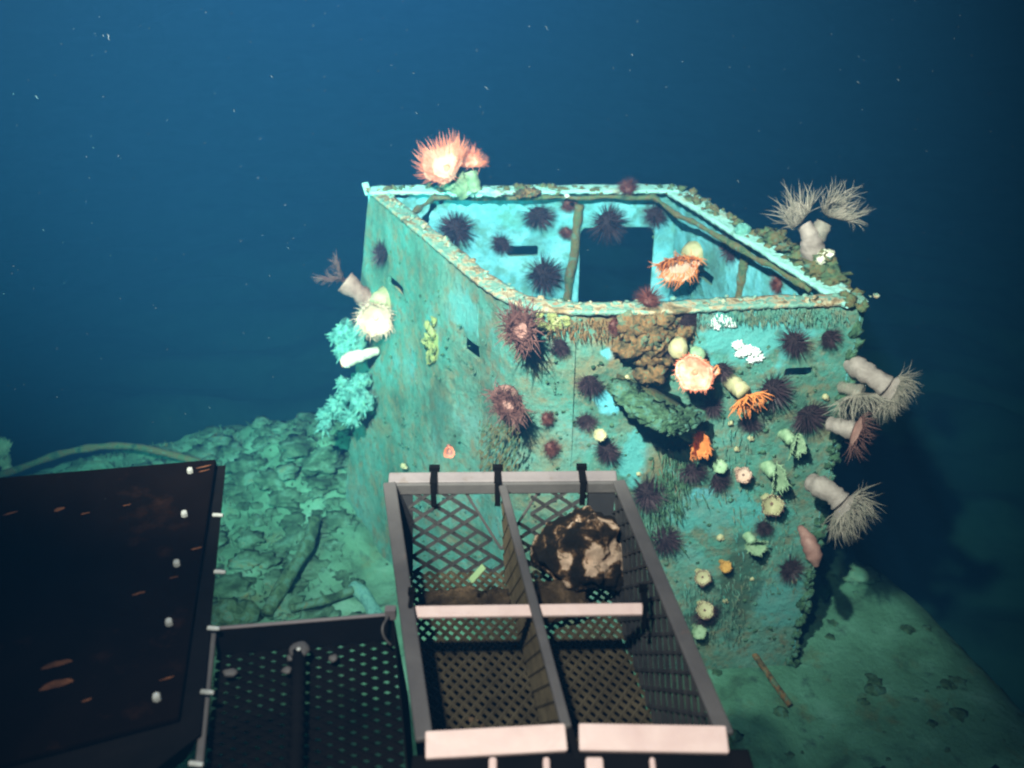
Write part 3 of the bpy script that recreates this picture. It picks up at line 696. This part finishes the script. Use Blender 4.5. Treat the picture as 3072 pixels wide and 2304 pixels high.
# 2, 3, 4 left edge
t2 = 5.0
anemone('dull mauve anemone stretching out to the left of the tub edge', t2, [(1105, 900, .0), (1078, 878, .04), (1040, 848, .06)], [34, 24, 36], M['grey_pink'],
        1, 'auto', 52, 50, 90, .2, M['dusk'], 90, 42, M['dusk'], (-.3, -.1, 0), .5, 5, .8)
anemone('cream anemone with a downward ring of tentacles on the left edge of the tub', t2 - .12, [(1180, 900, .0), (1160, 905, .05), (1140, 925, .08)], [42, 40, 34], M['cream'],
        (1136, 958, .10), (-.05, -.35, .9), 50, 0, 0, .35, M['pinkw'], 110, 28, M['pinkw'], (0, -.3, 0), .3, 6, .85)
anemone('closed cream tube anemone with a pink tip sticking out left of the tub', t2 - .05, [(1130, 1052, -.02), (1100, 1062, .02), (1060, 1076, .05), (1040, 1088, .06), (1032, 1092, .06)], [13, 16, 22, 20, 8], M['white'],
        (1035, 1090, .07), (-.9, -.3, .4), 12, 0, 0, .3, M['pink'], 0)
# 5 right rim
t5 = (onz(2430, 760, RZ + .08) - CAM).dot(FW)
anemone('big pale anemone with a forked crown on the right rim growth heap', t5, [(2440, 775, 0), (2430, 745, .03), (2418, 712, .05), (2400, 680, .05)], [34, 36, 26, 22], M['pale_flesh'],
        (2390, 672, .06), (-.4, .55, .7), 48, 45, 20, .3, M['veil'], 100, 78, M['veil'], (-.15, .25, 0), .9, 9, .6, 3)
anemone('right half crown of the pale anemone on the right rim, spiky and greenish grey', t5, [(2432, 740, .02), (2446, 705, .04), (2462, 675, .05)], [26, 26, 24], M['veil'],
        (2476, 655, .06), (.45, .35, .75), 52, 35, 60, .3, M['veil'], 120, 74, M['veil'], (.1, 0, 0), .9, 10, .6, 3)
# 6 inside right wall
t6 = tF(RIGHT, 2090, 780) - .03
anemone('pale yellow anemone with an orange ruffled fringe inside the tub right of the hatch', t6, [(2105, 765, -.04), (2090, 765, .0), (2070, 775, .05)], [50, 46, 36], M['cream'],
        (2035, 792, .08), (-.35, -.45, .8), 62, 52, 55, .2, M['pinkw'], 130, 34, M['orange'], (0, -.3, 0), .3, 11, 1.3, 3)
# 7 salmon flytrap
t7 = tF(FRONT, 2065, 1120)
anemone('large salmon flytrap anemone with an open cup in the middle of the front wall', t7, [(2100, 1100, .02), (2085, 1110, .07), (2070, 1118, .12)], [28, 32, 34], M['orange'],
        (2066, 1118, .14), (-.28, -.10, .95), 56, 30, 50, .25, M['salmon'], 120, 15, M['pink'], (0, -.2, 0), .1, 12, .8, 2, squash=1.0, disc_thick=4)
# 8 orange fringed
anemone('white stalked anemone with an orange fringe pointing down, right of the salmon one', tF(FRONT, 2210, 1170), [(2185, 1140, .01), (2197, 1158, .07), (2212, 1178, .11)], [24, 25, 24], M['cream'],
        (2220, 1186, .12), (.35, -.75, .35), 32, 20, 0, .1, M['orange'], 70, 50, M['orange'], (.15, -.5, 0), .2, 13, 1.2)
# 9 orange flytrap
anemone('vivid orange flytrap anemone below the big shadow on the front wall', tF(FRONT, 2070, 1315), [(2040, 1290, .01), (2055, 1300, .06), (2070, 1310, .09)], [20, 20, 16], M['cream'],
        (2074, 1318, .10), (.15, -.55, .75), 48, 56, 80, .1, M['orange'], 90, 16, M['orange'], (0, -.4, 0), .2, 14, 1.3)
# 10 big right edge
t10 = tF(FRONT, 2560, 1130)
anemone('big white stalked anemone reaching out of the right edge of the tub, tentacles trailing', t10, [(2540, 1080, 0), (2562, 1105, .05), (2598, 1135, .09), (2628, 1158, .10)], [26, 34, 28, 34], M['pale_flesh'],
        1, 'auto', 46, 30, 30, .15, M['pale_flesh'], 260, 72, M['veil'], (-.15, -.55, 0), .7, 15, .55, 3, jit=.28)
anemone('drooping grey brush anemone just below the big white one at the right edge', t10, [(2520, 1160, 0), (2545, 1170, .05), (2560, 1180, .07)], [16, 20, 30], M['veil'],
        (2560, 1180, .07), (.1, -.9, .25), 44, 20, 0, .1, M['veil'], 120, 80, M['veil'], (.1, -.6, 0), .2, 16, .6)
anemone('small dull pink anemone at the right edge between the two big trailing ones', t10, [(2485, 1270, 0), (2515, 1280, .04), (2542, 1290, .06)], [20, 26, 30], M['pale_flesh'],
        1, 'auto', 46, 30, 0, .1, M['grey_pink'], 70, 56, M['dusk'], (.1, -.5, 0), .3, 17, .6)
anemone('lower long tentacled grey anemone at the right edge of the front wall', t10, [(2430, 1445, 0), (2455, 1460, .05), (2480, 1478, .08), (2500, 1498, .09)], [26, 34, 28, 34], M['pale_flesh'],
        1, 'auto', 46, 30, 30, .15, M['pale_flesh'], 260, 92, M['veil'], (-.1, -.5, 0), .7, 18, .55, 3, jit=.28)
anemone('closed smooth grey pink bulb hanging at the lower right edge of the wall', t10, [(2400, 1580, 0), (2415, 1620, .05), (2430, 1660, .05), (2440, 1695, .04)], [8, 24, 25, 5], M['grey_pink'])
# 14, 15 dusky ones on the front corner
anemone('big dusky pink anemone on the bent corner just below the near rim', tF(FRONT, 1560, 1000), [(1560, 975, .0), (1560, 990, .08)], [40, 40], M['grey_pink'],
        (1562, 1000, .11), (-.05, .28, .95), 46, 40, 10, .25, M['grey_pink'], 210, 72, M['dusk'], (0, -.15, 0), .5, 19, 1.0, 3)
anemone('lower dusky anemone on the bent corner with a dark drip stain below it', tF(FRONT, 1530, 1215), [(1515, 1190, .0), (1520, 1215, .06), (1530, 1240, .09)], [40, 32, 30], M['grey_pink'],
        (1530, 1215, .1), (-.2, .15, .9), 44, 50, 50, .2, M['dusk'], 190, 60, M['dusk'], (0, -.2, 0), .5, 20, .9, 3)
# small ones on the lower front wall
def small(label, px, py, r, m, mt, n=(.1, -.4, .9), fold=40, ax=40, nt=40, tl=.35, col=True, seed=1):
    t = tF(FRONT, px, py)
    anemone(label, t, [(px - r * .35, py - r * .55, -.01), (px - r * .15, py - r * .3, .03), (px, py, .06)], [r * .45, r * .42, r * .4], m,
            (px, py, .07), n, r, fold, ax, .2, m, nt, r * tl, mt, (0, -.2, 0), .3, seed, 1.3, group='small anemones low on the front wall')
small('V shaped pale green anemone left of the right wall edge, uppermost of the pale pair', 2362, 1320, 42, M['palegreen'], M['palegreen'], (.2, -.6, .7), 60, 70, seed=31)
small('V shaped pale green anemone, lower and taller of the pale pair', 2310, 1418, 48, M['palegreen'], M['palegreen'], (.1, -.5, .8), 62, 85, seed=32)
small('pale anemone with a pink mouth below the pale pair', 2302, 1505, 34, M['cream'], M['dusk'], (-.1, -.3, .9), 20, 0, seed=33)
small('small round pink anemone with a dark ring left of the pale pair', 2218, 1420, 24, M['pinkw'], M['dusk'], (0, -.1, 1), 0, 0, seed=34)
small('curved pale green anemone in the lower part of the front wall', 2248, 1620, 36, M['palegreen'], M['palegreen'], (.3, -.3, .8), 50, 130, seed=35)
small('small ring shaped yellowish anemone low on the front wall', 2098, 1722, 24, M['cream'], M['dusk'], (0, -.1, 1), 0, 0, seed=36)
small('tiny ochre anemone right of the ring shaped one', 2166, 1690, 17, M['ochre'], M['ochre'], (0, 0, 1), 0, 0, seed=37)
small('dull beige anemone beside the long basket rail near the deck', 2105, 1820, 26, M['cream'], M['dusk'], (.1, .3, .9), 0, 0, seed=38)
small('lowest small greenish anemone close to the deck', 2088, 1885, 20, M['palegreen'], M['palegreen'], (0, .2, .9), 0, 0, seed=39)
small('small pale anemone above the urchin left of the round pink one', 2148, 1396, 20, M['palegreen'], M['palegreen'], (0, .3, .9), 0, 0, seed=40)
small('small white anemone just above the urchin over the right cable tie', 1795, 1303, 18, M['cream'], M['cream'], (0, .3, .9), 0, 0, seed=41)
small('little pinkish anemone under the left wall slot row near the basket back bar', 1352, 1350, 18, M['grey_pink'], M['pink'], (0, -.3, .9), 30, 0, seed=42)
small('small salmon cup anemone at the right lip of the big salmon one', 2128, 1112, 18, M['pinkw'], M['orange'], (.6, -.3, .7), 30, 0, seed=43)
# barnacle-like white dots
for lab, px, py, r in (('round white polyp right of the orange flytrap', 2250, 1312, 13), ('second white polyp below and left of the round one', 2208, 1345, 11), ('small white polyp above the orange flytrap level', 2190, 1268, 11),
                       ('white polyp in the turf by the basket corner', 1915, 1420, 10), ('yellowish polyp on the lower wall under the curved pale anemone', 2175, 1800, 11), ('blue white polyp near the long rail', 1935, 1700, 12),
                       ('white polyp at the left wall above the basket back bar', 1212, 1398, 13), ('pale polyp between the two long spined right urchins', 2475, 1190, 14), ('yellow polyp high on the ledge', 1880, 1130, 11),
                       ('thin pale polyp left of the lower right urchins', 2160, 1610, 15), ('dim polyp low beside the wall edge', 2380, 1740, 13), ('orange polyp low in the middle of the front wall', 2255, 1735, 9)):
    f = LEFT if px < 1500 else FRONT
    clump('polyp', lab, 'polyp', M['cream'], [(f.p(px, py, .004), r * .72 * tF(f, px, py) / FPX, (1, .8, 1)), (f.p(px + r * .5, py + r * .4, .002), r * .45 * tF(f, px, py) / FPX, (1, .8, 1))], 'tiny polyps on the walls', sub=2, amp=.5)
# far left blob
anemone('pale green anemone standing on the deck at the left border of the picture', (onz(0, 1430, .05) - CAM).dot(FW), [(25, 1425, 0), (20, 1400, 0), (12, 1370, .02)], [18, 14, 22], M['palegreen'],
        (8, 1352, .02), (-.1, .5, .8), 34, 0, 0, .3, M['palegreen'], 70, 14, M['palegreen'], (0, 0, 0), .4, 44, 1.3)

# ------------------------------------------------------------------ debris on the deck
def pipe_thing(name, label, cat, pxs, z, r, m, var=.25):
    pts = smooth_path([onz(px, py, zz) for (px, py), zz in zip(pxs, z)], 8); b = MB()
    b.tube(pts, [r * (1 + var * fb(q, 12, 4, 2)) for q in pts], 10); return tag(b.build(name, m, loc=pts[0]), label, cat)
pipe_thing('bent_rail', 'thin bent rail arching along the deck edge behind the black box', 'rail', [(-60, 1445), (60, 1405), (180, 1362), (300, 1340), (400, 1340), (500, 1360), (600, 1388)], [.12, .12, .12, .12, .12, .12, .08], .022, M['rib'])
pipe_thing('fallen_pipe', 'long encrusted pipe slanting over the rubble left of the tub', 'pipe', [(800, 1840), (870, 1720), (920, 1640), (945, 1560)], [.06, .1, .12, .14], .035, M['rubble'])
pipe_thing('fallen_pipe', 'short encrusted pipe lying low across the rubble beside the basket rail', 'pipe', [(870, 1826), (980, 1800), (1060, 1770)], [.06, .07, .08], .022, M['rubble'])
pipe_thing('fallen_pipe', 'curved pipe at the foot of the left wall', 'pipe', [(1060, 1760), (1095, 1790), (1130, 1850)], [.06, .07, .06], .035, M['hydroid'])
pipe_thing('thin_rod', 'thin dark rod lying on the right deck below the front wall', 'rod', [(2190, 1880), (2260, 1960), (2320, 2045), (2370, 2115)], [.10, .08, .05, .03], .014, M['growth'], .1)
clump('boulder', 'pale lump at the right deck edge beside the wall shadow', 'boulder', M['deck'], [(onz(2500, 1690, .02), .11, (1.2, 1, .5)), (onz(2570, 1720, .02), .08, (1.3, 1, .4))], amp=.5)
clump('boulder', 'small rounded lump standing in the shadow right of the wall foot', 'boulder', M['deck'], [(onz(2455, 1770, .03), .07, (.8, 1, 1))], amp=.4)
clump('boulder', 'rounded boulder on the deck left behind the thin basket rail', 'boulder', M['rubble'], [(onz(700, 1850, .04), .10, (1.2, 1, .8))], amp=.5)
clump('boulder', 'dark hollow boulder near the foot of the left wall', 'boulder', M['rubble'], [(onz(1010, 1385, .06), .13, (1.3, 1, .6)), (onz(980, 1440, .06), .10, (1.3, 1, .6))], amp=.8)

# ------------------------------------------------------------------ sample basket of the submersible
ZT = CAMZ - 1.15
bl, br, fr, fl = onz(1180, 1440, ZT), onz(1838, 1434, ZT), onz(2138, 2185, ZT), onz(1300, 2200, ZT)
def Q(u, v, w=0.0):
    """u across, v from back to front, w metres down"""
    p = (bl * (1 - u) + br * u) * (1 - v) + (fl * (1 - u) + fr * u) * v
    return Vector((p.x, p.y, p.z - w))
BK = thing('sample_basket', Q(.5, .5, .2), 'open rectangular mesh sample basket with pale flat bars, holding rocks', 'basket')
def part_bar(name, a, b, w, h, m, parent, up=Vector((0, 0, 1)), label=None, bevel=.003):
    mb = MB(); mb.bar(a, b, w, h, up); o = mb.build(name, m, parent, smooth=False)
    if label: o['label'] = label
    bv = o.modifiers.new('bevel', 'BEVEL'); bv.width = bevel; bv.segments = 2
    return o
dv = (Q(.5, 1) - Q(.5, 0)).normalized()
tilt = Vector((0, -.35, 1)).normalized()
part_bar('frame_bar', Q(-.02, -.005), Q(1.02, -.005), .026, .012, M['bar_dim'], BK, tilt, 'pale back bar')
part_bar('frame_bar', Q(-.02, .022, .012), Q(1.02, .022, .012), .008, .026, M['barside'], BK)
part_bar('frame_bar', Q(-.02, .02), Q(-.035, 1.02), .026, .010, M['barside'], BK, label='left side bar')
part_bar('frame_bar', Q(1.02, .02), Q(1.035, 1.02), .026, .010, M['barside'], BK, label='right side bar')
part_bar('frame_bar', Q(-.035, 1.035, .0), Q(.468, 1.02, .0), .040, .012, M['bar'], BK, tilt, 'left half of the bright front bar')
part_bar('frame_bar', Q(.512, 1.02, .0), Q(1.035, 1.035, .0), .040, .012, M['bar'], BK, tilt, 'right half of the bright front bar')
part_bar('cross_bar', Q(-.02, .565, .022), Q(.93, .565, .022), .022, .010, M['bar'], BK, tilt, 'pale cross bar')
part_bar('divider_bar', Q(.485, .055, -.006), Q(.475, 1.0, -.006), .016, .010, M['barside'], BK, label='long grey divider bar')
DP = .23
# side plates and corners
def plate(name, q, m, th=.003, parent=BK):
    n = (q[1] - q[0]).cross(q[3] - q[0]).normalized() * th; b = MB()
    b.add(list(q) + [p - n for p in q], [(0, 1, 2, 3), (7, 6, 5, 4), (0, 4, 5, 1), (1, 5, 6, 2), (2, 6, 7, 3), (3, 7, 4, 0)]); return b.build(name, m, parent, smooth=False)
plate('side_plate', [Q(-.02, .02, .012), Q(-.02, .98, .012), Q(.03, .98, DP), Q(.03, .02, DP)], M['plate'])
plate('corner_plate', [Q(-.01, .02, .012), Q(.085, .02, .012), Q(.06, .02, DP), Q(.0, .02, DP)], M['plate'])
plate('corner_plate', [Q(.88, .02, .012), Q(1.01, .02, .012), Q(1.0, .02, .12), Q(.88, .02, .12)], M['plate'])
def expanded(name, P, nx, ny, m, keep=lambda u, v: True, w=.0030, h=.0045, parent=BK, tw=.6):
    """expanded metal: zigzag strands meeting at nodes, real bars; P(u,v)->point"""
    b = MB()
    n0 = (P(.6, .5) - P(.5, .5)).cross(P(.5, .6) - P(.5, .5)).normalized()
    for j in range(ny):
        for i in range(nx):
            for (a, c) in (((i, j + .5), (i + .5, j)), ((i + .5, j), (i + 1, j + .5)), ((i, j + .5), (i + .5, j + 1)), ((i + .5, j + 1), (i + 1, j + .5))):
                ua, va, ub, vb = a[0] / nx, a[1] / ny, c[0] / nx, c[1] / ny
                if keep((ua + ub) / 2, (va + vb) / 2):
                    pa, pb = P(ua, va), P(ub, vb)
                    b.bar(pa, pb, w, h, (n0 + (P(.5, .6) - P(.5, .5)).normalized() * tw).normalized())
    o = b.build(name, m, parent, smooth=False); o['kind'] = 'stuff'; return o
expanded('mesh_floor', lambda u, v: Q(u * .97 + .01, .02 + v * .96, DP), 19, 22, M['mesh'], w=.0045, h=.006)
plate('dark_underlay', [Q(-.02, .18, DP + .10), Q(1.02, .18, DP + .10), Q(1.04, 1.04, DP + .10), Q(-.04, 1.04, DP + .10)], M['black'])  # black sheet added as the shaded dark behind the floor mesh
tri = lambda u, v: abs(u - .49) > .19 * (1 - v * 1.15) and .09 < u < .97 and not (u > .88 and v < .5)
expanded('mesh_back', lambda u, v: Q(u, .02, .014 + v * (DP - .014)), 8, 5, M['meshg'], tri, w=.007, h=.008)
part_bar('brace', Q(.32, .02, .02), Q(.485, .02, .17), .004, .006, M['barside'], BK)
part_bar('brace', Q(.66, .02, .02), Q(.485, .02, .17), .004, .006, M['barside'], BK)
expanded('mesh_side', lambda u, v: Q(1.02 - .05 * v, .02 + u * .96, .014 + v * (DP - .014)), 14, 5, M['meshg'], w=.0065, h=.006)
expanded('mesh_divider', lambda u, v: Q(.48 + .012 * v, .06 + u * .92, .01 + v * (DP - .012)), 16, 5, M['mesh'], w=.003, h=.004)
expanded('mesh_front', lambda u, v: Q(u, 1.0, .014 + v * (DP - .014)), 14, 10, M['mesh'], w=.004, h=.006)
# cable ties
def tie(u, v, w=.05, name='cable_tie', tx=.014):
    c = Q(u, v); b = MB(); b.bar(c + Vector((0, w / 2, .0085)), c + Vector((0, -w / 2, .0085)), tx, .003)
    b.bar(c + Vector((0, -w / 2, .010)), c + Vector((0, -w / 2 - .004, -.045)), tx * .8, .003, Vector((0, 1, 0)))
    b.box(c + Vector((0, w / 2 - .004, .013)), (tx * .75, 0, 0), (0, .006, 0), (0, 0, .005)); return b.build(name, M['black'], BK, smooth=False)
tie(.185, .0); tie(.475, .0); tie(.86, .0)
tie(.93, .565, .035, tx=.010); tie(-.005, .565, .035, tx=.008)
b = MB(); b.bar(Q(.484, 1.0, -.004), Q(.494, 1.08, .02), .010, .010); b.build('clamp', M['black'], BK, smooth=False)
# ---- rocks in the basket
b = MB(); rc = Q(.83, .15, DP - .115)
b.blob(rc, .082, 5, .34, 3.0, 4.2, (1.02, .95, 1.0))
for v in b.v: v += (v - rc) * (.10 * fb(v, 38, 2, 4))
tag(b.build('sample_rock', M['rock'], loc=rc), 'large pitted brown rock with pinkish white patches in the right back cell of the basket', 'rock')
b = MB(); rc = Q(.66, .27, DP - .06)
b.blob(rc, .052, 4, .35, 3, 7.7, (1.3, .8, .7)); tag(b.build('sample_rock', M['rock2'], loc=rc), 'smaller dark brown rock in front of the large one behind the cross bar', 'rock')
b = MB()
for k in range(5): b.blob(Q(.13 + .075 * k, .17 + .01 * (k % 2), DP - .012), .020 + .004 * (k % 3), 3, .6, 4, k * 2.1, (1.3, 1, .7))
tag(b.build('rock_debris', M['rock2']), 'dark rock crumbs behind the cross bar in the left cell', kind='stuff')
b = MB(); a_ = at(1412, 1742, 1.86); c_ = at(1450, 1700, 1.90); b.bar(a_, c_, .011, .004, VZ); tag(b.build('marker_strip', M['strip'], smooth=False, loc=a_), 'small lime green strip lying on the mesh of the left back cell', 'strip')
b = MB()
for k in range(60): b.blob(Q(R(.05, .45), R(.62, .96), DP - .004), R(.002, .006), 1, .6, 4, k * 1.3)
tag(b.build('sediment_crumb', M['rock2']), 'pale crumbs caught in the mesh of the front left cell', kind='stuff')
b = MB()
for k in range(26): b.blob(Q(.35 + R(-.05, .05), .87 + R(-.06, .06), DP - .008 - R(0, .02)), R(.004, .008), 2, .6, 4, k * 1.3)
tag(b.build('shell_heap', M['white'], loc=Q(.35, .87, DP)), 'small pale shell heap in the front left cell of the basket', 'shells')

# ------------------------------------------------------------------ vehicle frame under the basket front
FB = thing('vehicle_bumper', Q(.5, 1.2, .1), 'dark bumper beam along the lower border under the basket', 'bumper')
part_bar('beam', Q(-.1, 1.10, .045), Q(1.1, 1.10, .045), .07, .07, M['black'], FB)
for px, w in ((1478, 28), (1640, 24), (1785, 60), (1960, 20)):
    p = onz(px, 2318, ZT + .0); b = MB(); b.box(p, (w / FPX * .62, 0, 0), (0, .02, .004), (0, 0, .006)); o = b.build('fitting', M['bar'], FB, smooth=False)
    bv = o.modifiers.new('bevel', 'BEVEL'); bv.width = .004; bv.segments = 2

# ------------------------------------------------------------------ second mesh basket, lower left
Z3 = ZT - .03
c1, c2, c3, c4 = onz(640, 1886, Z3), onz(1180, 1842, Z3), onz(1215, 2420, Z3), onz(585, 2420, Z3)
def Q3(u, v, w=0.0):
    p = (c1 * (1 - u) + c2 * u) * (1 - v) + (c4 * (1 - u) + c3 * u) * v; return Vector((p.x, p.y, p.z - w))
B2 = thing('mesh_tray', Q3(.5, .5, .1), 'dark mesh tray with a thin pale rail between the black box and the basket', 'tray')
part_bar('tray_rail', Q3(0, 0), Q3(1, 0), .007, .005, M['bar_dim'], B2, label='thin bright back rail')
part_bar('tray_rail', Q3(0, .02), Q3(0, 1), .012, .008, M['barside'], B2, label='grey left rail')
plate('rail_shade_plate', [Q3(0, .0, .004), Q3(1, .0, .004), Q3(1, .02, .05), Q3(0, .02, .05)], M['black'], parent=B2)  # dark plate in place of the shading below the back rail
plate('side_lip', [Q3(1.0, .0, .0), Q3(1.03, 1, .0), Q3(1.06, 1, .2), Q3(1.05, 0, .2)], M['black'], parent=B2)
expanded('tray_mesh', lambda u, v: Q3(u, .0 + v, .055), 8, 17, M['black'], w=.009, h=.008, parent=B2, tw=.8)
# corrugated post and knob on the tray
b = MB(); p0 = Q3(.47, .17, .02); pts = []; rr = []
for k in range(26): pts.append(Q3(.47, .17 + k * .028, .012)); rr.append(.009 if k % 2 else .013)
b.tube(pts, rr, 12); HS = thing('ribbed_hose', p0, 'black ribbed hose with a pale round cap lying on the mesh tray', 'hose'); b.build('hose_body', M['black'], HS)
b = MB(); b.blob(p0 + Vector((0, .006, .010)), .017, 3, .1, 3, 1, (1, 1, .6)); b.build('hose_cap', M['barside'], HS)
b = MB(); b.blob(p0 + Vector((.002, -.004, .022)), .004, 2, .0, 3, 1, (1, 1, .6)); b.build('cap_screw', M['bolt'], HS)
for px, py in ((875, 1972), (1000, 1975), (862, 2010), (690, 2018)):
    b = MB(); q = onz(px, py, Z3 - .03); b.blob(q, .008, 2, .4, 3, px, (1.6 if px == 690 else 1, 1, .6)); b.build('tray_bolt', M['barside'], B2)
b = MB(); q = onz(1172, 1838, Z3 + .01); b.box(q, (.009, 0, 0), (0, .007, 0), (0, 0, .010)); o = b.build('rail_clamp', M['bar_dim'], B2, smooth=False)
b = MB(); b.tube(smooth_path([onz(1165, 1850, Z3 + .01), onz(1148, 1880, Z3 + .015), onz(1152, 1910, Z3), onz(1172, 1935, Z3 - .02)], 6), .0022, 6); b.build('wire_loop', M['barside'], B2)

# ------------------------------------------------------------------ black box with bolts, left foreground
pTR, pBR, pBL, pTL = onz(648, 1376, ZT), onz(536, 2148, ZT), onz(-60, 2305, ZT), onz(-60, 1436, ZT)
BX = thing('black_box', (pTR + pBL) / 2 - Vector((0, 0, .1)), 'big black equipment box with a row of bright bolts along its right edge', 'equipment box')
n_ = Vector((0, 0, 1)); b = MB(); q = [pTL, pTR, pBR, pBL]
b.add(q + [p - n_ * .014 for p in q], [(3, 2, 1, 0), (4, 5, 6, 7), (0, 1, 5, 4), (1, 2, 6, 5), (2, 3, 7, 6), (3, 0, 4, 7)])
o = b.build('lid_panel', M['panel'], BX, smooth=False); bv = o.modifiers.new('bevel', 'BEVEL'); bv.width = .004; bv.segments = 2
q2 = [pTL, pTR + Vector((.018, 0, 0)), pBR + Vector((.035, 0, 0)), pBL + Vector((0, -.3, 0))]
q2[2] = q2[2] + Vector((0, -.02, 0)); b = MB()
b.add([p - n_ * .016 for p in q2] + [p - n_ * .07 - Vector((.03, 0, 0)) for p in q2], [(3, 2, 1, 0), (4, 5, 6, 7), (0, 1, 5, 4), (1, 2, 6, 5), (2, 3, 7, 6), (3, 0, 4, 7)])
b.build('box_body', M['black'], BX, smooth=False)
for px, py in ((570, 1412), (553, 1542), (530, 1690), (507, 1867), (470, 2092)):
    q = onz(px, py, ZT + .004); b = MB(); b.tube([q - n_ * .004, q + n_ * .003, q + n_ * .006], [.0065, .0065, .005], 6); b.build('bolt', M['bolt'], BX, smooth=False)
for px, py in ((625, 1884), (640, 1545), (645, 1715), (605, 2075), (570, 2290)):
    q = onz(px, py, ZT - .012); b = MB(); b.tube([q, q + Vector((.012, -.003, .002)), q + Vector((.02, -.004, .002))], [.004, .004, .003], 8); b.build('side_bolt', M['bolt'], BX, smooth=False)
for px, py, w, h in ((30, 1540, 55, 8), (178, 1528, 40, 14), (255, 1540, 40, 5), (610, 1400, 60, 7), (612, 1412, 50, 4), (415, 1780, 40, 8), (590, 1645, 40, 6), (170, 1992, 85, 15), (170, 2052, 90, 20), (380, 1515, 30, 4), (520, 1732, 30, 4), (500, 2035, 50, 4), (260, 2100, 30, 6)):
    c = onz(px, py, ZT + .0015); b = MB(); n = 18; vs = [c]
    for k in range(n):
        th = 2 * math.pi * k / n; rr = 1 + .4 * fb((math.cos(th), math.sin(th), px), 1.1, 2, 2); vs.append(c + Vector((math.cos(th) * w * .5 / FPX * 1.35 * rr, math.sin(th) * h * .9 / FPX * 1.35 * rr + math.cos(th) * w * .0001, 0)))
    b.add(vs, [(0, k, k % n + 1) for k in range(1, n + 1)]); b.build('rust_scrape', M['rust'], BX, smooth=False)

# ------------------------------------------------------------------ drifting flecks
sn = MB(); rs = random.Random(5)
spec = [(325, 112, 2.2, 22), (310, 108, 2.3, 9), (110, 292, 2.5, 14), (815, 230, 2.6, 10), (702, 333, 2.6, 9), (1460, 265, 3, 16), (1640, 85, 3, 16), (2575, 248, 3, 12), (2695, 240, 3, 10), (2215, 545, 3.2, 12), (1250, 340, 3, 9), (865, 745, 3, 8), (130, 690, 3, 7)]
for i in range(30): spec.append((rs.uniform(0, 3072), rs.uniform(0, 1300), rs.uniform(2.4, 4.4), rs.uniform(1.0, 3.0)))
for i in range(260): spec.append((rs.uniform(0, 3072), rs.uniform(0, 1500), rs.uniform(1.6, 3.4), rs.uniform(.7, 1.3)))
for px, py, t, l in spec:
    if l > 6: l *= .55; t *= 1.15
    p = at(px, py, t); a = rs.uniform(-.5, .3) - .7; d = (RT * math.cos(a) + UP * math.sin(a) + VZ * rs.uniform(-.3, .3)) * (l * t / FPX)
    o_ = VZ.cross(d).normalized() * (.25 * l * t / FPX)
    sn.tube([p - d, p - d * .4 + o_, p + d * .3 - o_ * .4, p + d], [.0004, min(.0016, .14 * l * t / FPX + .0004), .0010, .0003], 5)
tag(sn.build('marine_snow', M['snow']), 'pale flecks drifting in the water', kind='stuff')
